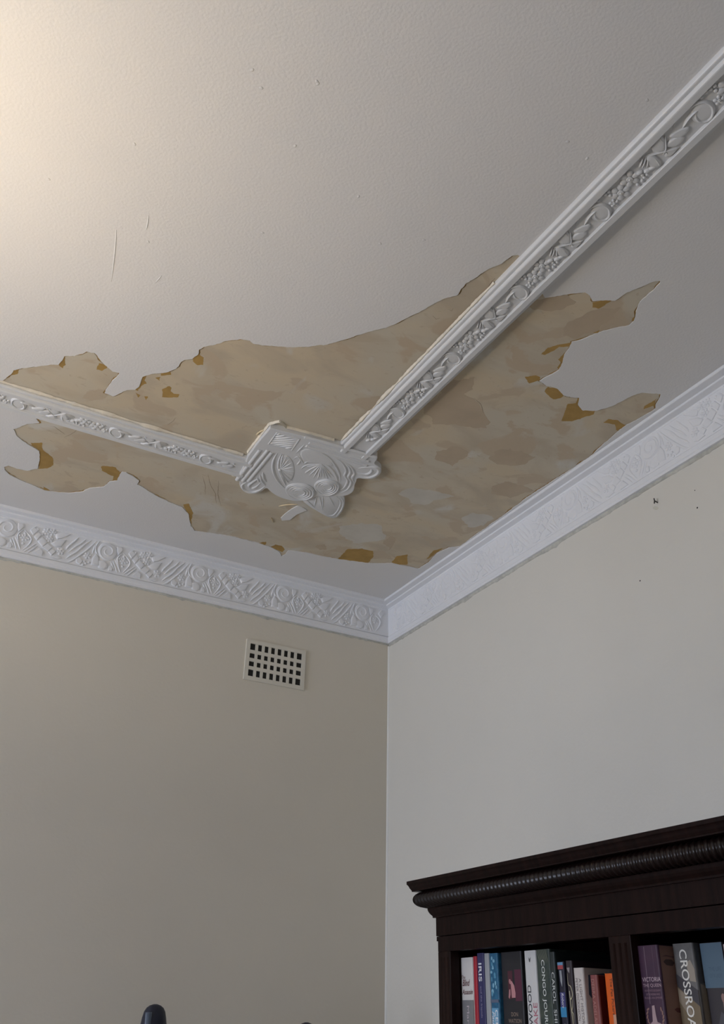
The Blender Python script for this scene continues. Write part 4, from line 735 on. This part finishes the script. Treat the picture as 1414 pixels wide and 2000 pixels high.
W_ = (.78, .76, .72)
book('assassin', 'thick white and grey paperback with red brown script title, first from the left', (.66, .63, .59))
_, w, hh, e, y0, y1, zt = books['assassin']
art('assassin', rect(-w/2+.001, w/2-.001, SHELF, zt-.084), (.21, .21, .21), 'grey_band')
title('assassin', 'The', (.16, .05, .045), 'flat', -.013, zt-.039, height=.007, shear=.3)
title('assassin', 'Blind', (.13, .035, .035), 'flat', -.003, zt-.050, length=.028, height=.013, bold=.01, shear=.35)
title('assassin', 'Assassin', (.13, .035, .035), 'flat', .001, zt-.068, length=.040, height=.010, bold=.01, shear=.35)
title('assassin', 'Margaret', (.58, .50, .52), 'down', 0, zt-.136, length=.082, height=.011)
book('red', 'thin red book squeezed beside the thick white and grey paperback', (.40, .020, .035))
book('iris', 'dark blue paperback with white four letter title', (.040, .038, .115))
title('iris', 'IRIS', (.80, .80, .82), 'down', -.001, zt-.031, length=.036, height=.0115, bold=.012)
title('iris', 'and the friends', (.33, .30, .42), 'down', 0, zt-.088, length=.060, height=.005)
book('pale', 'thin pale grey book between the dark blue and bright blue spines', (.36, .37, .38))
book('blue', 'bright blue paperback with watery droplets and white capital letters', (.030, .155, .27), col2=(.018, .095, .19), vscale=90)
_, w, hh, e, y0, y1, zt = books['blue']
rr = random.Random(3)
for i in range(14):
    c = (rr.uniform(-.009, .009), zt-.008-i*.0052-rr.uniform(0, .003))
    art('blue', ellipse(c, rr.uniform(.0018, .0045), rr.uniform(.002, .005), 0, 9), rr.choice([(.13, .36, .50), (.09, .28, .42), (.22, .45, .58)]), 'droplet', .00028 + i*.00002)
art('blue', rect(-w/2+.001, w/2-.001, zt-.094, zt-.088), (.10, .13, .20), 'grey_band', .0007)
art('blue', rect(-w/2+.004, w/2-.003, zt-.19, zt-.104), (.14, .36, .55), 'panel', .00065)
title('blue', 'CEM', (.78, .80, .82), 'down', .005, zt-.125, length=.036, height=.009, bold=.015).location.x = -.0009
title('blue', 'Paulo', (.70, .74, .78), 'down', -.006, zt-.128, length=.036, height=.009, bold=.01, shear=.3).location.x = -.0009
book('watson', 'very thick black paperback with pink figure picture and author name in capitals', (.022, .021, .024))
_, w, hh, e, y0, y1, zt = books['watson']
art('watson', rect(-.013, .003, zt-.088, zt-.036), (.075, .012, .025), 'dark_red_panel')
art('watson', rect(.010, .033, zt-.092, zt-.034), (.085, .012, .035), 'dark_red_panel')
fig = [(-.004, zt-.054), (.001, zt-.056), (.008, zt-.064), (.011, zt-.078), (.010, zt-.086), (-.002, zt-.086), (-.003, zt-.072)]
art('watson', fig, (.52, .24, .25), 'seated_figure', .0005)
art('watson', [(-.010, zt-.071), (-.006, zt-.070), (-.006, zt-.080), (-.010, zt-.088), (-.013, zt-.085)], (.50, .23, .24), 'seated_figure', .0006)
art('watson', ellipse((-.006, zt-.056), .0035, .005, .2, 10), (.46, .20, .20), 'seated_figure', .0006)
title('watson', 'DON', (.28, .21, .16), 'flat', .004, zt-.116, length=.022, height=.0075, bold=.004)
title('watson', 'WATSON', (.28, .21, .16), 'flat', .004, zt-.128, length=.043, height=.0075, bold=.004)
book('atwood', 'white paperback with black and pink capitals running upwards', (.62, .61, .59))
_, w, hh, e, y0, y1, zt = books['atwood']
title('atwood', 'ATWOOD', (.03, .03, .04), 'up', -.0075, zt-.112, length=.098, height=.0115, bold=.004)
title('atwood', 'CRAKE', (.45, .15, .19), 'up', .0085, zt-.128, length=.067, height=.0130, bold=.004)
art('atwood', [(-.004, zt-.012), (-.001, zt-.016), (.003, zt-.012), (.000, zt-.022), (-.003, zt-.020)], (.10, .09, .09), 'small_mark')
book('congo', 'dark green paperback with leafy cover and white capitals, tallest on the left', (.062, .078, .060), col2=(.030, .045, .040), vscale=40)
_, w, hh, e, y0, y1, zt = books['congo']
for i in range(7):
    x0 = -.019 + .005*i
    b_ = MB(); pts = [(x0, zt-.002-.001*i), (x0+.006, zt-.010-.002*i), (x0+.010, zt-.022-.003*i)]
    art('congo', [(x0, zt-.001), (x0+.0022, zt-.001), (x0+.009, zt-.016), (x0+.012, zt-.028), (x0+.006, zt-.016)] if x0 < .008 else [(x0, zt-.001), (x0+.002, zt-.001), (x0+.003, zt-.02)], (.125, .135, .095), 'leaf_blade', .0003 + i*.00002)
title('congo', 'CONGO JOURNEY', (.72, .74, .70), 'down', -.002, zt-.0905, length=.143, height=.0125, bold=.006)
book('carol', 'slim black green paperback with wide spaced grey white capitals', (.024, .032, .031))
zt = books['carol'][6]
title('carol', 'CAROL  SHIELDS', (.58, .60, .58), 'down', 0, zt-.098, length=.124, height=.0085, bold=.004)
book('deutsch', 'slim dark navy paperback with light blue and red band at the top', (.018, .017, .032))
_, w, hh, e, y0, y1, zt = books['deutsch']
art('deutsch', rect(-w/2+.001, w/2-.002, zt-.006, zt-.001), (.12, .28, .45), 'blue_band')
art('deutsch', rect(-w/2+.001, w/2-.002, zt-.013, zt-.006), (.38, .06, .07), 'red_band')
art('deutsch', [(-.004, zt-.015), (.002, zt-.015), (.003, zt-.030), (.001, zt-.044), (-.003, zt-.034)], (.30, .31, .33), 'grey_figure')
art('deutsch', rect(-w/2+.002, w/2-.002, zt-.078, zt-.053), (.045, .045, .17), 'blue_panel')
art('deutsch', rect(-w/2+.001, w/2-.001, zt-.095, zt-.078), (.03, .23, .44), 'light_blue_panel')
title('deutsch', 'Robert', (.72, .72, .74), 'down', 0, zt-.067, length=.026, height=.0065, shear=.3)
title('deutsch', 'CUL', (.60, .60, .60), 'down', .001, zt-.115, length=.018, height=.0065)
book('scrawl', 'dark brown paperback with looping yellow signature on the spine', (.038, .028, .032))
_, w, hh, e, y0, y1, zt = books['scrawl']
def scribble(key, pts, wd, col, name):
    root = books[key][0]
    b = MB(); stroke(b, pts, wd, .00025, lambda a, z, h: (-.0003-max(0, h), -a, z-SHELF), n=5)
    return b.build(name, plain('print', col, .5), root)
scribble('scrawl', [(-.005, zt-.022), (-.005, zt-.040), (.002, zt-.045), (.005, zt-.058), (-.001, zt-.066), (-.003, zt-.052), (-.001, zt-.088), (.001, zt-.110), (.006, zt-.120)], .0018, (.50, .46, .30), 'signature')
scribble('scrawl', [(.004, zt-.066), (.003, zt-.078), (.000, zt-.086), (.004, zt-.092), (.003, zt-.108)], .0014, (.50, .46, .30), 'signature')
art('scrawl', [(-.006, zt-.012), (.003, zt-.012), (.001, zt-.022), (-.003, zt-.018)], (.28, .25, .25), 'small_mark')
book('history', 'white paperback with fine grey lettering in two lines, taller neighbour of the pink book', (.60, .545, .50))
_, w, hh, e, y0, y1, zt = books['history']
title('history', 'A LIGHT HISTORY OF', (.20, .17, .16), 'down', .004, zt-.067, length=.098, height=.0068)
title('history', 'PETER DICKINSON', (.24, .20, .19), 'down', -.006, zt-.053, length=.071, height=.0062)
side_art('history', [(.012, zt-.012), (.05, zt-.008), (.12, zt-.010), (.12, zt-.075), (.03, zt-.065), (.010, zt-.045)], (.045, .085, .13), 'blue_shape')
book('rose', 'short pinkish red paperback in front of a dark red cover', (.30, .105, .085), col2=(.22, .06, .065), vscale=25)
_, w, hh, e, y0, y1, zt = books['rose']
title('rose', 'DEBRA ADELAIDE', (.48, .24, .20), 'down', -.002, zt-.050, length=.086, height=.0075)
side_art('rose', rect(.0045, .14, SHELF+.002, zt-.002), (.115, .012, .010), 'dark_red_cover')
book('orange', 'bright orange paperback at the right end of the left bay', (.72, .115, .008))
_, w, hh, e, y0, y1, zt = books['orange']
title('orange', 'The Pea Pickers', (.10, .035, .015), 'down', .0055, zt-.038, length=.060, height=.0065)
art('orange', rect(.003, w/2-.001, zt-.15, zt-.067), (.62, .32, .20), 'pale_panel')
book('victoria', 'thick purple biography with crowned portrait emblem, left in the right bay', (.062, .026, .050), col2=(.045, .022, .044), vscale=15)
_, w, hh, e, y0, y1, zt = books['victoria']
art('victoria', rect(-.0072, -.0060, zt-.090, zt-.002), (.19, .13, .165), 'stripe')
art('victoria', rect(.0120, .0128, zt-.060, zt-.002), (.105, .06, .09), 'stripe')
title('victoria', 'VICTORIA', (.56, .42, .46), 'flat', .003, zt-.053, length=.043, height=.0068)
title('victoria', 'THE QUEEN', (.46, .32, .36), 'flat', .003, zt-.0625, length=.042, height=.0058)
title('victoria', 'AN INTIMATE BIOGRAPHY', (.26, .15, .19), 'flat', .003, zt-.070, length=.038, height=.0032)
title('victoria', 'OF THE WOMAN WHO', (.30, .18, .22), 'flat', .003, zt-.0758, length=.032, height=.0032)
title('victoria', 'RULED AN EMPIRE', (.26, .15, .19), 'flat', .003, zt-.081, length=.040, height=.0032)
cz = zt-.109
for i in range(15):
    a = math.radians(-215 + i*250/14)
    p = (math.cos(a)*.0185 + .002, cz + math.sin(a)*.019)
    art('victoria', ellipse(p, .0038, .0016, a+1.1, 8), (.27, .15, .12), 'laurel_leaf', .0004 + .00001*i)
art('victoria', [(-.003, cz+.016), (.003, cz+.017), (.004, cz+.002), (.006, cz-.008), (.014, cz-.010), (.013, cz-.022), (-.012, cz-.022), (-.013, cz-.012), (-.005, cz-.007)], (.40, .28, .29), 'portrait_figure', .0006)
title('victoria', 'JULIA BAIRD', (.50, .38, .41), 'flat', .003, zt-.137, length=.042, height=.0065)
side_art('victoria', rect(.0042, .148, SHELF+.001, zt-.001), (.235, .125, .095), 'portrait_cover')
side_art('victoria', [(.010, zt-.026), (.016, zt-.022), (.030, zt-.022), (.036, zt-.027), (.030, zt-.032), (.016, zt-.031)], (.055, .025, .022), 'eye', .0006)
side_art('victoria', [(.008, zt-.018), (.018, zt-.015), (.036, zt-.017), (.036, zt-.019), (.018, zt-.0175)], (.13, .06, .05), 'brow', .0006)
side_art('victoria', [(.022, zt-.098), (.028, zt-.095), (.045, zt-.096), (.045, zt-.103), (.028, zt-.102)], (.11, .03, .03), 'mouth', .0006)
book('crossroads', 'grey and brown paperback with large cream capitals running down the spine', (.175, .165, .155), col2=(.115, .11, .105), vscale=30)
_, w, hh, e, y0, y1, zt = books['crossroads']
art('crossroads', [(-w/2+.001, zt-.066), (w/2-.001, zt-.096), (w/2-.001, SHELF), (-w/2+.001, SHELF)], (.185, .135, .075), 'brown_panel', .00025)
art('crossroads', [(-w/2+.001, zt-.046), (w/2-.001, zt-.072), (w/2-.001, zt-.096), (-w/2+.001, zt-.066)], (.050, .045, .050), 'dark_band', .0003)
art('crossroads', [(-w/2+.001, zt-.068), (-.006, zt-.078), (.006, zt-.112), (-.008, zt-.105), (-w/2+.001, zt-.088)], (.30, .24, .17), 'pale_shape', .00032)
art('crossroads', [(.004, zt-.030), (.014, zt-.026), (.021, zt-.040), (.021, zt-.060), (.008, zt-.058)], (.33, .28, .22), 'pale_shape', .00032)
art('crossroads', [(-.016, zt-.150), (.004, zt-.135), (.018, zt-.150), (.016, zt-.20), (-.016, zt-.20)], (.27, .20, .11), 'pale_shape', .00032)
title('crossroads', 'CROSSROADS', (.80, .77, .69), 'down', .000, zt-.0825, length=.146, height=.0165, bold=.010).location.x = -.0007
side_art('crossroads', [(.006, zt-.001), (.145, zt-.001), (.145, zt-.05), (.006, zt-.062)], (.085, .080, .080), 'cover_panel')
side_art('crossroads', [(.006, zt-.062), (.10, zt-.09), (.10, zt-.16), (.006, zt-.12)], (.30, .25, .19), 'cover_panel')
side_art('crossroads', [(.005, zt-.122), (.10, zt-.17), (.10, SHELF), (.005, SHELF)], (.15, .11, .065), 'cover_panel')
book('portrait', 'book with slate blue top and dark portrait of a woman', (.040, .034, .038))
_, w, hh, e, y0, y1, zt = books['portrait']
art('portrait', rect(-w/2+.0005, w/2-.0005, zt-.068, zt-.0005), (.080, .135, .185), 'blue_panel')
title('portrait', 'THE LIFE', (.055, .10, .145), 'flat', .002, zt-.040, length=.026, height=.006)
title('portrait', 'OF A LADY', (.055, .10, .145), 'flat', .002, zt-.050, length=.026, height=.006)
art('portrait', ellipse((.012, zt-.083), .0055, .008, .15, 12), (.27, .16, .135), 'face', .0005)
art('portrait', [(.005, zt-.080), (.009, zt-.071), (.016, zt-.071), (.019, zt-.084), (.0165, zt-.078), (.010, zt-.076)], (.030, .020, .018), 'hair', .0007)
art('portrait', [(.009, zt-.089), (.014, zt-.089), (.017, zt-.098), (.018, zt-.116), (.011, zt-.118), (.008, zt-.107)], (.29, .18, .165), 'neckline', .0004)
art('portrait', [(-.010, zt-.128), (.002, zt-.102), (.007, zt-.106), (.011, zt-.120), (.012, zt-.17), (-.014, zt-.17)], (.065, .065, .075), 'coat', .00045)
book('pink', 'pale pink book at the right edge, beside the slate blue topped book', (.60, .46, .46))
# remaining unseen bay is left empty

# ------------------------------------------------------------------ dark padded uprights at the bottom left
ex = tag(empty('padded_frame', (-.62, -.30, 0)), 'dark navy padded twin upright frame standing before the left wall', 'frame')
def upright(x, y, zt, r, bulge):
    b = MB(); n = 16; rows = []
    zs = [zt, zt-.003, zt-.008, zt-.016, zt-.03, zt-.06, zt-.12, zt-.25, zt-.36, zt-.37]
    rs = [.15, .45, .68, .84, .96, 1.12, 1.22, 1.2, 1.0, .5]
    for z, k in zip(zs, rs):
        for i in range(n):
            a = 2*math.pi*i/n
            ca, sa = math.cos(a), math.sin(a)
            rows.append((x + bulge*(zt-z)*min(1, 4*(zt-z)) + r*k*abs(ca)**.75*math.copysign(1, ca), y + r*.8*k*abs(sa)**.75*math.copysign(1, sa), z))
    b.add(rows, [(i*n+j, i*n+(j+1) % n, (i+1)*n+(j+1) % n, (i+1)*n+j) for i in range(len(zs)-1) for j in range(n)] + [tuple(range(n)), tuple((len(zs)-1)*n + j for j in range(n))])
    o = b.build('pad', M_NAVY, ex, (.62, .30, 0), smooth=True)
    b = MB()
    for (z0, z1) in ((.03, zt-.36),):
        b.add([(x + math.cos(k*math.pi/5)*.018, y + math.sin(k*math.pi/5)*.018, z) for z in (z0, z1) for k in range(10)],
              [(k, (k+1) % 10, 10+(k+1) % 10, 10+k) for k in range(10)])
    b.build('post', M_STEEL, ex, (.62, .30, 0), smooth=True)
    return o
upright(-.832, -.30, 1.584, .030, .10)
upright(-.417, -.30, 1.5535, .028, .10)
b = MB(); stroke(b, [(-.853, 1.566), (-.851, 1.53), (-.848, 1.44), (-.846, 1.30)], .016, .003, lambda x, z, h: (x, -.30-.0215-h, z), taper=False)
b.build('strip', M_BLUEGREY, ex, (.62, .30, 0), smooth=True)['label'] = 'blue grey painted light on the left pad'  # paler band: light on the pad's left-facing side, put into colour
MB().box((-.86, -.32, 1.00), (-.39, -.28, 1.04)).build('crossbar', M_STEEL, ex, (.62, .30, 0), bevel=.004)
for x in (-.832, -.417):
    MB().box((x-.03, -.60, 0), (x+.03, -.06, .04)).build('foot', M_STEEL, ex, (.62, .30, 0), bevel=.004)

# ------------------------------------------------------------------ pendant lamp (out of view, lights the ceiling from the left)
lamp = tag(empty('pendant_lamp', (LAMP[0], LAMP[1], H)), 'pendant lamp beyond the left edge, with an added bowl blocking its downward light', 'lamp')
b = MB()
def tube(b, p0, p1, r0, r1, n=20):
    b.add([(p[0] + math.cos(2*math.pi*k/n)*r, p[1] + math.sin(2*math.pi*k/n)*r, p[2]) for p, r in ((p0, r0), (p1, r1)) for k in range(n)],
          [(k, (k+1) % n, n+(k+1) % n, n+k) for k in range(n)])
dz = LAMP[2]-H
tube(b, (0, 0, -.003), (0, 0, dz+.05), .003, .003, 8); b.build('cord', M_TRIM, lamp)
b = MB(); tube(b, (0, 0, -.003), (0, 0, -.03), .05, .03); b.add([(math.cos(2*math.pi*k/20)*.03, math.sin(2*math.pi*k/20)*.03, -.03) for k in range(20)], [tuple(range(20))]); b.build('canopy', M_TRIM, lamp)
b = MB(); RIM = .02
prof = [(.205, dz+RIM), (.20, dz+RIM-.04), (.175, dz-.09), (.12, dz-.15), (.05, dz-.18), (.0, dz-.185)]
for (r0, z0), (r1, z1) in zip(prof, prof[1:]): tube(b, (0, 0, z0), (0, 0, z1), r0, max(r1, .001), 28)
b.build('shade', M_SHADE, lamp, smooth=True)  # bowl added to block the bulb's light from the lower walls
bulb = bpy.data.lights.new('bulb', 'POINT'); bulb.color = (1.0, .952, .845); bulb.energy = 11.8; bulb.shadow_soft_size = .04
bo = bpy.data.objects.new('bulb', bulb); COL.objects.link(bo); bo.location = LAMP
